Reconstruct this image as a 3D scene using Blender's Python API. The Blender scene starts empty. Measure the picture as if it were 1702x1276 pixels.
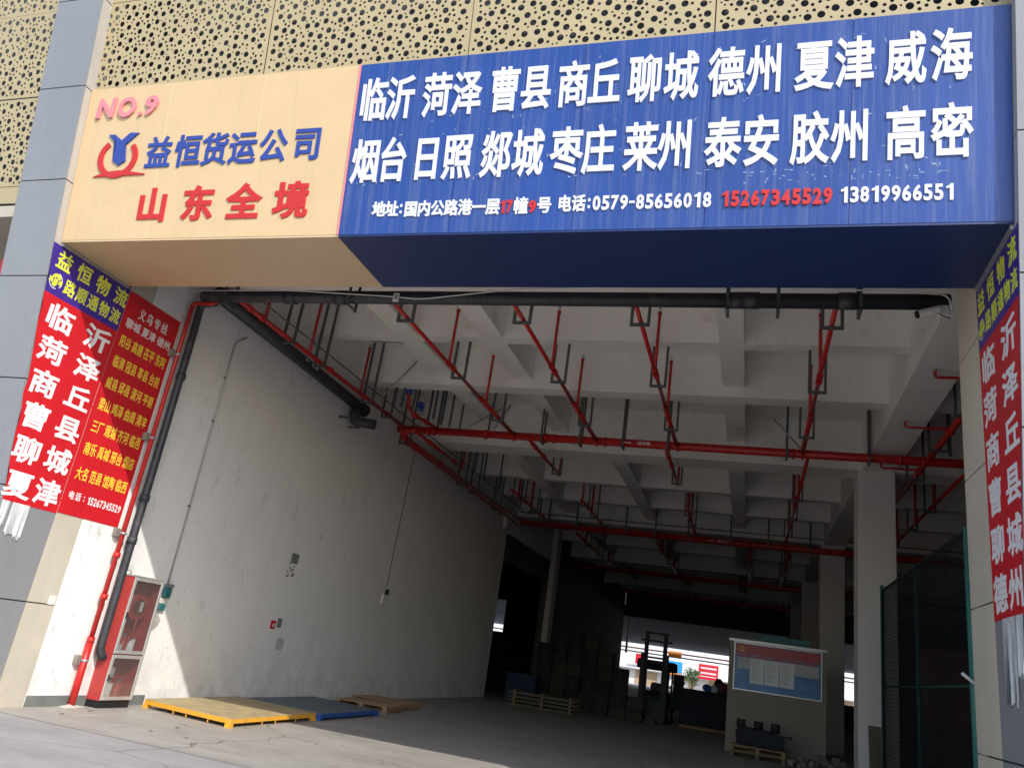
import bpy, bmesh, math, random
from mathutils import Vector, Matrix
from mathutils.geometry import delaunay_2d_cdt

S = bpy.context.scene
COL = S.collection
R = math.radians
random.seed(7)

# ------------------------------------------------------------------ camera
cam = bpy.data.objects.new('camera', bpy.data.cameras.new('camera'))
COL.objects.link(cam)
r0 = (0.9522385240822141, 0.2702906436079098, 0.1420730841213365)
r1 = (0.0396427833115303, 0.3519054556330296, -0.9351957014588042)
r2 = (-0.30277094144755956, 0.8961615469733857, 0.32438285827279273)
cam.matrix_world = Matrix(((r0[0], -r1[0], -r2[0], 0), (r0[1], -r1[1], -r2[1], 0), (r0[2], -r1[2], -r2[2], 1.55), (0, 0, 0, 1)))
cam.data.sensor_width = 36
cam.data.lens = 36 * 1297.6 / 1702
cam.data.clip_start = 0.05
cam.data.clip_end = 1500
S.camera = cam

# ------------------------------------------------------------------ sky, sun, exposure
w = bpy.data.worlds.new('World'); S.world = w; w.use_nodes = True
nt = w.node_tree
sky = nt.nodes.new('ShaderNodeTexSky'); sky.sky_type = 'NISHITA'; sky.sun_disc = False
SUN = Vector((.92, -.895, 1.0)).normalized()
sky.sun_elevation = math.asin(SUN.z); sky.sun_rotation = math.atan2(SUN.x, SUN.y)
nt.links.new(sky.outputs[0], nt.nodes['Background'].inputs[0])
nt.nodes['Background'].inputs[1].default_value = 0.15
sun = bpy.data.objects.new('sun', bpy.data.lights.new('sun', 'SUN')); COL.objects.link(sun)
sun.data.energy = 2.05; sun.data.angle = R(.55); sun.data.color = (1, .955, .88)
sun.rotation_euler = (-SUN).to_track_quat('-Z', 'Y').to_euler()
S.view_settings.view_transform = 'Standard'; S.view_settings.look = 'None'
S.view_settings.exposure = 0.98; S.view_settings.gamma = 1
S.view_settings.use_curve_mapping = False
S.cycles.max_bounces = 12; S.cycles.diffuse_bounces = 8; S.cycles.glossy_bounces = 3
S.cycles.transmission_bounces = 4; S.cycles.caustics_reflective = False; S.cycles.caustics_refractive = False
S.cycles.use_denoising = True

# ------------------------------------------------------------------ materials
def base_mat(name, rough=.6, metal=0, spec=.5):
    m = bpy.data.materials.new(name); m.use_nodes = True
    b = m.node_tree.nodes['Principled BSDF']
    b.inputs['Roughness'].default_value = rough; b.inputs['Metallic'].default_value = metal
    b.inputs['Specular IOR Level'].default_value = spec
    return m, m.node_tree, b

def mat(name, c, rough=.6, metal=0, var=.12, scale=3., stretch=(1, 1, 1), bump=0, bscale=60, dirt=None, dirt_lo=.55, dirt_hi=.75, dirt_scale=2., dstretch=None, spec=.5, flat=False):
    """colour c with two-scale noise variation, optional second 'dirt' colour in noise patches and fine relief"""
    m, t, b = base_mat(name, rough, metal, spec)
    N = t.nodes.new; L = t.links.new
    if flat:
        b.inputs['Base Color'].default_value = (*c, 1); return m
    tc = N('ShaderNodeTexCoord')
    mp = N('ShaderNodeMapping'); mp.inputs['Scale'].default_value = stretch; L(tc.outputs['Object'], mp.inputs[0])
    n = N('ShaderNodeTexNoise'); n.inputs['Scale'].default_value = scale; n.inputs['Detail'].default_value = 6; n.inputs['Roughness'].default_value = .65
    L(mp.outputs[0], n.inputs['Vector'])
    cr = N('ShaderNodeValToRGB'); cr.color_ramp.elements[0].position = .3; cr.color_ramp.elements[1].position = .7
    cr.color_ramp.elements[0].color = (*[x * (1 - var) for x in c], 1); cr.color_ramp.elements[1].color = (*[min(1, x * (1 + var)) for x in c], 1)
    L(n.outputs[0], cr.inputs[0]); out = cr.outputs[0]
    if dirt:
        mp2 = N('ShaderNodeMapping'); mp2.inputs['Scale'].default_value = dstretch or stretch; L(tc.outputs['Object'], mp2.inputs[0])
        n2 = N('ShaderNodeTexNoise'); n2.inputs['Scale'].default_value = dirt_scale; n2.inputs['Detail'].default_value = 9; n2.inputs['Roughness'].default_value = .7
        L(mp2.outputs[0], n2.inputs['Vector'])
        r = N('ShaderNodeMapRange'); r.inputs[1].default_value = dirt_lo; r.inputs[2].default_value = dirt_hi; L(n2.outputs[0], r.inputs[0])
        mx = N('ShaderNodeMix'); mx.data_type = 'RGBA'; L(r.outputs[0], mx.inputs[0]); L(out, mx.inputs[6]); mx.inputs[7].default_value = (*dirt, 1)
        out = mx.outputs[2]
    L(out, b.inputs['Base Color'])
    if bump:
        n3 = N('ShaderNodeTexNoise'); n3.inputs['Scale'].default_value = bscale; n3.inputs['Detail'].default_value = 4; L(tc.outputs['Object'], n3.inputs['Vector'])
        bp = N('ShaderNodeBump'); bp.inputs['Strength'].default_value = bump; bp.inputs['Distance'].default_value = .01
        L(n3.outputs[0], bp.inputs['Height']); L(bp.outputs[0], b.inputs['Normal'])
    return m

def scuffed(name, c, rough, scuff, clean, lo, hi, scale, stretch, warm=None):
    """plaster with large soft blotches, thin vertical drips and small dark scuffs"""
    m, t, b = base_mat(name, rough, 0, .3)
    N = t.nodes.new; L = t.links.new
    tc = N('ShaderNodeTexCoord')
    def noise(sc, st, det=6, ro=.6):
        mp = N('ShaderNodeMapping'); mp.inputs['Scale'].default_value = st; L(tc.outputs['Object'], mp.inputs[0])
        n = N('ShaderNodeTexNoise'); n.inputs['Scale'].default_value = sc; n.inputs['Detail'].default_value = det; n.inputs['Roughness'].default_value = ro
        L(mp.outputs[0], n.inputs['Vector']); return n.outputs[0]
    def rng(s, a, z, o0=0, o1=1):
        r = N('ShaderNodeMapRange'); r.inputs[1].default_value = a; r.inputs[2].default_value = z; r.inputs[3].default_value = o0; r.inputs[4].default_value = o1
        L(s, r.inputs[0]); return r.outputs[0]
    def mix(f, a, bb):
        mx = N('ShaderNodeMix'); mx.data_type = 'RGBA'; L(f, mx.inputs[0])
        if isinstance(a, tuple): mx.inputs[6].default_value = (*a, 1)
        else: L(a, mx.inputs[6])
        mx.inputs[7].default_value = (*bb, 1); return mx.outputs[2]
    col = mix(rng(noise(.5, (1, 1, 1)), .35, .7), c, clean)
    col = mix(rng(noise(2.3, (1, 1, .25), 8, .7), .52, .8, 0, .35), col, tuple(x * .72 for x in c))
    col = mix(rng(noise(scale, stretch, 10, .75), lo, hi, 0, .55), col, scuff)
    col = mix(rng(noise(.9, (1, 1.6, .5), 10, .78), .58, .78, 0, .20), col, tuple(x * .55 for x in c))
    sp = N('ShaderNodeSeparateXYZ'); L(tc.outputs['Object'], sp.inputs[0])
    mm = N('ShaderNodeMath'); mm.operation = 'MULTIPLY'; L(rng(sp.outputs[2], .1, 1.1, 1, 0), mm.inputs[0]); L(rng(noise(2.2, (1, 1, 1), 9, .75), .40, .7), mm.inputs[1])
    m2 = N('ShaderNodeMath'); m2.operation = 'MULTIPLY'; L(mm.outputs[0], m2.inputs[0]); m2.inputs[1].default_value = .42
    col = mix(m2.outputs[0], col, (.25, .23, .21))
    if warm: col = mix(rng(noise(14, (1, 1, .5), 3, .5), .70, .78, 0, .55), col, warm)
    L(col, b.inputs['Base Color'])
    bp = N('ShaderNodeBump'); bp.inputs['Strength'].default_value = .25; bp.inputs['Distance'].default_value = .01
    L(noise(9, (1, 1, 1), 8, .65), bp.inputs['Height']); L(bp.outputs[0], b.inputs['Normal'])
    return m

M = {}
M['white_wall'] = scuffed('white_wall', (.80, .785, .765), .85, (.13, .12, .11), (.84, .83, .81), .60, .72, 3.2, (1, 1, .45), (.30, .27, .24))
M['ceiling'] = scuffed('ceiling', (.82, .80, .77), .9, (.30, .27, .24), (.86, .84, .81), .58, .8, 1.4, (1, .5, 1))
M['column'] = scuffed('column', (.74, .71, .68), .85, (.25, .22, .20), (.70, .66, .63), .66, .78, 2.5, (1, 1, .5))
M['jamb_beige'] = scuffed('jamb_beige', (.50, .45, .365), .7, (.32, .27, .2), (.60, .54, .44), .64, .76, 2.2, (1, 1, .6))
M['alu_grey'] = mat('alu_grey', (.25, .255, .27), .42, 0, .05, 1.5, (1, 1, .3), dirt=(.20, .21, .22), dirt_lo=.5, dirt_hi=.85, dirt_scale=6, dstretch=(6, 6, .5))
M['alu_side'] = mat('alu_side', (.42, .39, .35), .45, 0, .05, 1.5)
M['gap'] = mat('gap', (.03, .03, .03), .9, flat=True)
M['screen'] = mat('screen', (.45, .365, .205), .5, 0, .06, 1.2, dirt=(.47, .39, .23), dirt_lo=.55, dirt_hi=.9, dirt_scale=3, dstretch=(2, 2, .3))
M['screen_back'] = mat('screen_back', (.05, .052, .06), .8, 0, .3, 2)
M['sign_cream'] = mat('sign_cream', (.66, .47, .255), .4, 0, .04, 1.2, dirt=(.53, .385, .22), dirt_lo=.55, dirt_hi=.85, dirt_scale=1.6, dstretch=(5, 5, .5))
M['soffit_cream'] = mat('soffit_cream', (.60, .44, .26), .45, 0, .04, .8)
M['sign_seam'] = mat('sign_seam', (.72, .54, .33), .5, flat=True)
M['seam_blue'] = mat('seam_blue', (.012, .02, .08), .6, flat=True)
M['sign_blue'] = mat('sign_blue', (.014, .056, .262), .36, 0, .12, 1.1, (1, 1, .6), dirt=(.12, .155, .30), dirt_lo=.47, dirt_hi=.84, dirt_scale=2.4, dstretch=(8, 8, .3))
M['soffit_blue_shaded'] = mat('soffit_blue_shaded', (.013, .028, .115), .4, 0, .06, .6)  # same blue paint as the sign face, with the underside's shade put into the colour
M['pink'] = mat('pink', (.80, .25, .28), .5, flat=True)
M['letter_white'] = mat('letter_white', (.70, .70, .73), .45, 0, .03, 8)
M['letter_pink'] = mat('letter_pink', (.68, .24, .26), .5, 0, .05, 8)
M['letter_blue'] = mat('letter_blue', (.025, .055, .30), .4, 0, .05, 8)
M['letter_red'] = mat('letter_red', (.55, .018, .015), .4, 0, .05, 8)
M['letter_dark'] = mat('letter_dark', (.02, .02, .025), .6, flat=True)
M['banner_red'] = mat('banner_red', (.58, .014, .022), .45, 0, .08, 2, (1, 1, .4), bump=1, bscale=5)
M['banner_purple'] = mat('banner_purple', (.055, .028, .26), .4, 0, .12, 2, bump=1, bscale=5)
M['print_white'] = mat('print_white', (.80, .80, .80), .5, flat=True)
M['print_yellow'] = mat('print_yellow', (.76, .80, .06), .5, flat=True)
M['print_gold'] = mat('print_gold', (.90, .66, .06), .5, flat=True)
M['tape'] = mat('tape', (.62, .63, .64), .3, 0, .25, 9, (1, 6, .6), bump=.5, bscale=14)
M['red_paint'] = mat('red_paint', (.50, .018, .014), .35, 0, .14, 5, dirt=(.16, .03, .025), dirt_lo=.6, dirt_hi=.85, dirt_scale=7)
M['pipe_black'] = mat('pipe_black', (.035, .036, .042), .5, 0, .3, 6, dirt=(.16, .15, .15), dirt_lo=.55, dirt_hi=.9, dirt_scale=8)
M['bracket'] = mat('bracket', (.10, .115, .11), .5, .2, .3, 9)
M['galv'] = mat('galv', (.42, .43, .44), .4, .5, .1, 8)
M['blue_valve'] = mat('blue_valve', (.02, .06, .30), .35, 0, .1, 8)
M['white_plastic'] = mat('white_plastic', (.72, .71, .68), .4, 0, .06, 8)
M['black'] = mat('black', (.012, .012, .014), .5, flat=True)
M['dark_metal'] = mat('dark_metal', (.02, .021, .025), .6, .2, .2, 6)
M['teal'] = mat('teal', (.03, .16, .17), .5, 0, .15, 9)
M['grey_box'] = mat('grey_box', (.20, .22, .22), .5, 0, .1, 9)
M['skirting'] = mat('skirting', (.16, .175, .165), .6, 0, .2, 5)
M['cab_red'] = mat('cab_red', (.42, .045, .04), .45, 0, .12, 3)
M['alu_frame'] = mat('alu_frame', (.52, .50, .48), .35, .4, .08, 6)
M['platform_yellow'] = mat('platform_yellow', (.78, .38, .03), .45, 0, .08, 5, dirt=(.40, .26, .12), dirt_lo=.52, dirt_hi=.8, dirt_scale=9)
M['platform_top'] = mat('platform_top', (.52, .40, .20), .6, 0, .12, 3, dirt=(.28, .24, .17), dirt_lo=.42, dirt_hi=.72, dirt_scale=5)
M['platform_blue'] = mat('platform_blue', (.02, .09, .36), .45, 0, .2, 4, dirt=(.12, .12, .12), dirt_lo=.55, dirt_hi=.75, dirt_scale=9)
M['platform_blue_top'] = mat('platform_blue_top', (.12, .16, .19), .6, 0, .15, 3)
M['wood'] = mat('wood', (.30, .19, .10), .8, 0, .25, 6, (1, 6, 6), bump=.3)
M['wood_pale'] = mat('wood_pale', (.13, .11, .075), .8, 0, .2, 5, (1, 1, 6))
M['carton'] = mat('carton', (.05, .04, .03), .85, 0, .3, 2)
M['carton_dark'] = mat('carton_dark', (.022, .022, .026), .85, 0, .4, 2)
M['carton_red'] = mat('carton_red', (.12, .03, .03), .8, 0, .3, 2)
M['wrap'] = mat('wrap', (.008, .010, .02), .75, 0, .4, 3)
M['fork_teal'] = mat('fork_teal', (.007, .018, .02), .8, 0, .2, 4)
M['rubber'] = mat('rubber', (.012, .012, .012), .8, flat=True)
M['green_post'] = mat('green_post', (.03, .16, .13), .45, 0, .15, 5)
M['green_wire'] = mat('green_wire', (.012, .014, .014), .9, 0, .1, 5, spec=.1)
M['kiosk'] = mat('kiosk', (.27, .235, .19), .7, 0, .06, 2, dirt=(.26, .22, .17), dirt_lo=.6, dirt_hi=.85, dirt_scale=3)
M['poster_blue'] = mat('poster_blue', (.06, .20, .42), .4, 0, .3, 2.5, (.6, 1, 1.6))
M['poster_red'] = mat('poster_red', (.42, .03, .04), .4, 0, .1, 3)
M['paper'] = mat('paper', (.50, .49, .50), .6, 0, .1, 4)
M['shutter'] = mat('shutter', (.012, .028, .075), .7, 0, .15, 3)
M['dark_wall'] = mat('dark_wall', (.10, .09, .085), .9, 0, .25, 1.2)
M['far_white'] = mat('far_white', (.74, .73, .72), .8, 0, .05, .2)
M['far_brown'] = mat('far_brown', (.45, .32, .20), .8, 0, .1, .2)
M['canopy'] = mat('canopy', (.42, .46, .50), .7, 0, .08, .1)
M['orange'] = mat('orange', (.75, .25, .04), .5, flat=True)
M['sky_blue'] = mat('sky_blue', (.03, .30, .60), .5, flat=True)
M['leaf'] = mat('leaf', (.07, .13, .03), .7, 0, .3, 2)
M['bark'] = mat('bark', (.12, .09, .06), .9, 0, .2, 3)
M['debris'] = mat('debris', (.22, .19, .16), .9, 0, .4, 4)

def glass():
    m, t, b = base_mat('glass', .02)
    N = t.nodes.new
    g = N('ShaderNodeBsdfGlossy'); g.inputs['Roughness'].default_value = .05
    tr = N('ShaderNodeBsdfTransparent'); tr.inputs[0].default_value = (.86, .86, .86, 1)
    df = N('ShaderNodeBsdfDiffuse'); df.inputs[0].default_value = (.5, .47, .45, 1)
    m1 = N('ShaderNodeMixShader'); m1.inputs[0].default_value = .10; t.links.new(tr.outputs[0], m1.inputs[1]); t.links.new(g.outputs[0], m1.inputs[2])
    m2 = N('ShaderNodeMixShader'); m2.inputs[0].default_value = .07; t.links.new(m1.outputs[0], m2.inputs[1]); t.links.new(df.outputs[0], m2.inputs[2])
    t.links.new(m2.outputs[0], t.nodes['Material Output'].inputs[0])
    return m
M['glass'] = glass()

def ground_mat(name, c, c2, crack, rough=.75):
    m, t, b = base_mat(name, rough, 0, .35)
    N = t.nodes.new; L = t.links.new
    tc = N('ShaderNodeTexCoord')
    def noise(sc, st=(1, 1, 1), det=8, ro=.65):
        mp = N('ShaderNodeMapping'); mp.inputs['Scale'].default_value = st; L(tc.outputs['Object'], mp.inputs[0])
        n = N('ShaderNodeTexNoise'); n.inputs['Scale'].default_value = sc; n.inputs['Detail'].default_value = det; n.inputs['Roughness'].default_value = ro
        L(mp.outputs[0], n.inputs['Vector']); return n.outputs[0]
    def mr(s, a, z, o1=1):
        r = N('ShaderNodeMapRange'); r.inputs[1].default_value = a; r.inputs[2].default_value = z; r.inputs[4].default_value = o1; L(s, r.inputs[0]); return r.outputs[0]
    def mix(f, a, bb):
        mx = N('ShaderNodeMix'); mx.data_type = 'RGBA'; L(f, mx.inputs[0])
        if isinstance(a, tuple): mx.inputs[6].default_value = (*a, 1)
        else: L(a, mx.inputs[6])
        mx.inputs[7].default_value = (*bb, 1); return mx.outputs[2]
    col = mix(mr(noise(.45, (1, 2.2, 1)), .35, .68), c, c2)
    col = mix(mr(noise(1.6, (.6, 3, 1)), .5, .8, .55), col, tuple(x * .6 for x in c))
    col = mix(mr(noise(7, (1, 1, 1)), .62, .8, .5), col, tuple(x * .55 for x in c))
    col = mix(mr(noise(1.1, (1.5, 5, 1), 10, .8), .68, .8, .5), col, tuple(min(1, x * 1.35) for x in c2))
    col = mix(mr(noise(.8, (.35, 6, 1), 7, .7), .56, .72, .45), col, tuple(x * .45 for x in c))
    col = mix(mr(noise(.35, (1, 1, 1), 12, .8), .50, .60, .30), col, tuple(x * .62 for x in c))
    v = N('ShaderNodeTexVoronoi'); v.feature = 'DISTANCE_TO_EDGE'; v.inputs['Scale'].default_value = .23
    nn = N('ShaderNodeTexNoise'); nn.inputs['Scale'].default_value = 1.5; nn.inputs['Detail'].default_value = 6; L(tc.outputs['Object'], nn.inputs['Vector'])
    ad = N('ShaderNodeVectorMath'); ad.operation = 'MULTIPLY_ADD'; ad.inputs[1].default_value = (.5, .5, .5); L(nn.outputs[1], ad.inputs[0]); L(tc.outputs['Object'], ad.inputs[2]); L(ad.outputs[0], v.inputs['Vector'])
    r = N('ShaderNodeMapRange'); r.inputs[1].default_value = 0; r.inputs[2].default_value = .0035; r.inputs[3].default_value = .7; r.inputs[4].default_value = 0; L(v.outputs['Distance'], r.inputs[0])
    col = mix(r.outputs[0], col, crack)
    L(col, b.inputs['Base Color'])
    bp = N('ShaderNodeBump'); bp.inputs['Strength'].default_value = .3; bp.inputs['Distance'].default_value = .01
    L(noise(12), bp.inputs['Height']); L(bp.outputs[0], b.inputs['Normal'])
    rr = N('ShaderNodeMapRange'); rr.inputs[3].default_value = rough - .25; rr.inputs[4].default_value = rough + .1; L(noise(.8), rr.inputs[0]); L(rr.outputs[0], b.inputs['Roughness'])
    return m
M['floor'] = ground_mat('floor', (.36, .335, .30), (.44, .41, .37), (.06, .05, .045), .62)
M['apron'] = ground_mat('apron', (.33, .315, .30), (.40, .38, .36), (.06, .055, .05), .8)

# ------------------------------------------------------------------ mesh helpers
def box(bm, x0, x1, y0, y1, z0, z1):
    vs = [bm.verts.new((x, y, z)) for z in (z0, z1) for y in (y0, y1) for x in (x0, x1)]
    for f in ((0, 2, 3, 1), (4, 5, 7, 6), (0, 1, 5, 4), (2, 6, 7, 3), (0, 4, 6, 2), (1, 3, 7, 5)):
        bm.faces.new([vs[i] for i in f])
    return bm

def obj(name, bm, m, parent=None, bevel=0, smooth=False):
    if bevel:
        bmesh.ops.remove_doubles(bm, verts=bm.verts, dist=1e-6)
        bmesh.ops.bevel(bm, geom=list(bm.edges), offset=bevel, segments=1, affect='EDGES', clamp_overlap=True)
    bmesh.ops.recalc_face_normals(bm, faces=bm.faces)
    me = bpy.data.meshes.new(name); bm.to_mesh(me); bm.free()
    me.materials.append(M[m] if isinstance(m, str) else m)
    if smooth: me.shade_smooth()
    o = bpy.data.objects.new(name, me); COL.objects.link(o)
    if parent: o.parent = parent
    return o

def B(name, m, x0, x1, y0, y1, z0, z1, parent=None, bevel=0):
    bm = bmesh.new(); box(bm, x0, x1, y0, y1, z0, z1)
    return obj(name, bm, m, parent, bevel)

def thing(name, label, cat, loc=(0, 0, 0), rot=(0, 0, 0), group=None):
    o = bpy.data.objects.new(name, None); COL.objects.link(o); o.empty_display_size = .2
    o.location = loc; o.rotation_euler = rot; o['label'] = label; o['category'] = cat
    if group: o['group'] = group
    return o

def tag(o, label, cat, group=None):
    o['label'] = label; o['category'] = cat
    if group: o['group'] = group
    return o

def tube(bm, pts, r, n=12, cap=True):
    pts = [Vector(p) for p in pts]; rings = []
    for i, p in enumerate(pts):
        a = (pts[i] - pts[i - 1]).normalized() if i else (pts[1] - pts[0]).normalized()
        b = (pts[i + 1] - pts[i]).normalized() if i < len(pts) - 1 else a
        t = (a + b).normalized(); k = 1 / max(.35, t.dot(a))
        up = Vector((0, 0, 1)) if abs(t.z) < .9 else Vector((0, 1, 0))
        if i == 0: u = t.cross(up).normalized()
        else: u = (u - t * u.dot(t)).normalized()
        v = t.cross(u)
        dd = (b - a)
        ring = []
        for j in range(n):
            an = 2 * math.pi * j / n
            d = u * math.cos(an) + v * math.sin(an)
            if dd.length > 1e-4:
                e = dd.normalized(); d = d + e * d.dot(e) * (k - 1)
            ring.append(bm.verts.new(p + d * r))
        rings.append(ring)
    for A, Bq in zip(rings, rings[1:]):
        for j in range(n): bm.faces.new((A[j], A[(j + 1) % n], Bq[(j + 1) % n], Bq[j]))
    if cap: bm.faces.new(rings[0]); bm.faces.new(list(reversed(rings[-1])))
    return bm

def T(name, m, pts, r, parent=None, n=12, smooth=True):
    bm = tube(bmesh.new(), pts, r, n); o = obj(name, bm, m, parent)
    if smooth:
        me = o.data
        for p in me.polygons: p.use_smooth = len(p.vertices) == 4
    return o

def arc(c, r, a0, a1, n, ax=(0, 1)):
    out = []
    for i in range(n + 1):
        a = a0 + (a1 - a0) * i / n; p = list(c); p[ax[0]] += r * math.cos(a); p[ax[1]] += r * math.sin(a); out.append(tuple(p))
    return out

def bend(pts, rad=.12, n=4):
    """round the corners of a polyline"""
    P = [Vector(p) for p in pts]; out = [P[0]]
    for i in range(1, len(P) - 1):
        a = (P[i - 1] - P[i]); b = (P[i + 1] - P[i]); d = min(rad, a.length / 2, b.length / 2)
        s, e = P[i] + a.normalized() * d, P[i] + b.normalized() * d
        for k in range(n + 1):
            t = k / n; out.append((1 - t) ** 2 * s + 2 * t * (1 - t) * P[i] + t * t * e)
    out.append(P[-1]); return out

def prism(bm, poly, axis, d0, d1):
    """extrude a closed polygon given in the two other axes along axis"""
    def P(u, v, d):
        return {0: (d, u, v), 1: (u, d, v), 2: (u, v, d)}[axis]
    a = [bm.verts.new(P(u, v, d0)) for u, v in poly]; b = [bm.verts.new(P(u, v, d1)) for u, v in poly]
    bm.faces.new(a); bm.faces.new(list(reversed(b)))
    for i in range(len(poly)):
        j = (i + 1) % len(poly); bm.faces.new((a[i], b[i], b[j], a[j]))
    return bm

# ------------------------------------------------------------------ writing
_glyph = {}
def glyph(ch, bold):
    key = (ch, bold)
    if key in _glyph: return _glyph[key]
    cu = bpy.data.curves.new('glyph', 'FONT'); cu.body = ch; cu.resolution_u = 3
    cu.extrude = .1; cu.bevel_depth = bold; cu.bevel_resolution = 0
    o = bpy.data.objects.new('glyph', cu)
    me = bpy.data.meshes.new_from_object(o)
    vs = [tuple(v.co) for v in me.vertices]; fs = [tuple(p.vertices) for p in me.polygons]
    bpy.data.objects.remove(o); bpy.data.curves.remove(cu); bpy.data.meshes.remove(me)
    xs = [v[0] for v in vs]; ys = [v[1] for v in vs]
    _glyph[key] = (vs, fs, (min(xs), max(xs), min(ys), max(ys)))
    return _glyph[key]

def put(ch, cx, cv, W, H, thick, frame, m, parent, bold=.03, fit=False, name='character', slant=0):
    """one character; frame(u, v, d) -> 3D point; W, H = size of a full square character (or of this one if fit)"""
    vs, fs, bb = glyph(ch, bold)
    ref = bb if fit else glyph('国', bold)[2]
    sx = W / (ref[1] - ref[0]); sy = H / (ref[3] - ref[2]); mx = (ref[0] + ref[1]) / 2; my = (ref[2] + ref[3]) / 2
    bm = bmesh.new()
    top = .1 + bold
    for v in vs:
        z = v[2]
        d = thick if z > .1 + bold * .5 else (thick * .97 if z > 0 else (0 if z > -.1 - bold * .5 else -.0005))
        y = (v[1] - my) * sy
        bm.verts.new(frame(cx + (v[0] - mx) * sx + slant * y, cv + y, d))
    bm.verts.ensure_lookup_table()
    for f in fs:
        try: bm.faces.new([bm.verts[i] for i in f])
        except ValueError: pass
    me = bpy.data.meshes.new(name); bm.to_mesh(me); bm.free(); me.materials.append(M[m])
    o = bpy.data.objects.new(name, me); COL.objects.link(o); o.parent = parent
    return o

def flat(name, poly, d0, d1, frame, m, parent):
    """a plate with the outline poly (u, v), triangulated, between depths d0 and d1"""
    bm = bmesh.new()
    a = [bm.verts.new(frame(u, v, d1)) for u, v in poly]; b = [bm.verts.new(frame(u, v, d0)) for u, v in poly]
    f = bm.faces.new(a)
    for i in range(len(poly)):
        j = (i + 1) % len(poly); bm.faces.new((a[i], a[j], b[j], b[i]))
    bmesh.ops.triangulate(bm, faces=[f])
    return obj(name, bm, m, parent)
ONE = [(.0, -.5), (.19, -.5), (.19, .5), (.05, .5), (-.03, .39), (-.18, .33), (-.18, .19), (.0, .25)]
def one(x, cv, H, thick, frame, m, parent):
    flat('character', [(x + a * H, cv + b * H) for a, b in ONE], 0, thick, frame, m, parent)

def line(txt, cx, cv, W, H, thick, frame, m, parent, bold=.03, gap=0.1, flip=1):
    """a run of Latin characters / digits filling width W"""
    adv = {':': .45, '.': .45, '-': .75, ' ': .5}
    tot = sum(adv.get(c, 1) for c in txt); x = cx - flip * W / 2
    for c in txt:
        a = adv.get(c, 1) * W / tot; x += flip * a / 2
        if c == ':':
            put(c, x, cv, a * .5, H * .75, thick, frame, m, parent, bold, True)
        elif c == '-':
            put(c, x, cv, a * .8, H * .16, thick, frame, m, parent, bold, True)
        elif c == '1':
            one(x, cv, H, thick, frame, m, parent)
        elif c != ' ':
            put(c, x, cv, a * .84, H, thick, frame, m, parent, bold, True)
        x += flip * a / 2

# ================================================================== GROUND
def sheet(name, x0, x1, y0, y1, z, m):
    bm = bmesh.new(); n = 1
    bm.faces.new([bm.verts.new(p) for p in ((x0, y0, z), (x1, y0, z), (x1, y1, z), (x0, y1, z))])
    o = obj(name, bm, m); o['kind'] = 'structure'; return o
sheet('ground', -400, 400, -300, 600, -.004, 'apron')
sheet('floor', -22, 14, 8.33, 61.6, 0, 'floor')

# ================================================================== BUILDING SHELL
XL, XR = -9.05, 2.155
bld = thing('warehouse', 'white plastered freight warehouse with beamed ceiling behind the big sign', 'building')
B('roof_slab', 'ceiling', -22, 14, 8.9, 62, 8.0, 8.35, bld)
B('upper_storey', 'screen_back', -22, 14, 7.9, 8.88, 6.75, 16, bld)
B('left_wall', 'white_wall', XL - .3, XL, 8.935, 28.9, 0, 7.998, bld)
B('skirting', 'skirting', XL, XL + .006, 8.94, 11.2, 0, .14, bld)
B('wall_above_side_opening', 'white_wall', XL - .3, XL - .003, 28.903, 36.3, 5.95, 7.998, bld)
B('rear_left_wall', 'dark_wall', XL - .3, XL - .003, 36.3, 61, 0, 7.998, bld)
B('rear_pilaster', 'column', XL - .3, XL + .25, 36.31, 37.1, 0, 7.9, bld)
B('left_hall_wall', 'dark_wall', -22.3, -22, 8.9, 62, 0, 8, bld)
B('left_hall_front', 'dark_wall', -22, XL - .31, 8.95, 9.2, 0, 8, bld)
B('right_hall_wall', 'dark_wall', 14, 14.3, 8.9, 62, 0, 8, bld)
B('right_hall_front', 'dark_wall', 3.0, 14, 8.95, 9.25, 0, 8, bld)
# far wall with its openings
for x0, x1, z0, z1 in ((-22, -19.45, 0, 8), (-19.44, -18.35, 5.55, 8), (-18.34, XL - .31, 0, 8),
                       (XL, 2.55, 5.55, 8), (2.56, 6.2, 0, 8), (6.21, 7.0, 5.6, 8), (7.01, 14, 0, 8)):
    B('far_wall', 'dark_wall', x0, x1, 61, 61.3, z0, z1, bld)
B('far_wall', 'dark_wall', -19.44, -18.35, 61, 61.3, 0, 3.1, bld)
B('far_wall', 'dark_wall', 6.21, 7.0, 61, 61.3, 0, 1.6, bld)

# girders and beams
girY = [9.85, 19.46, 29.9, 40.4, 50.9]
for y in girY: B('girder', 'ceiling', XL + .002, 13.99, y, y + .85, 6.8, 7.998, bld)
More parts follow.
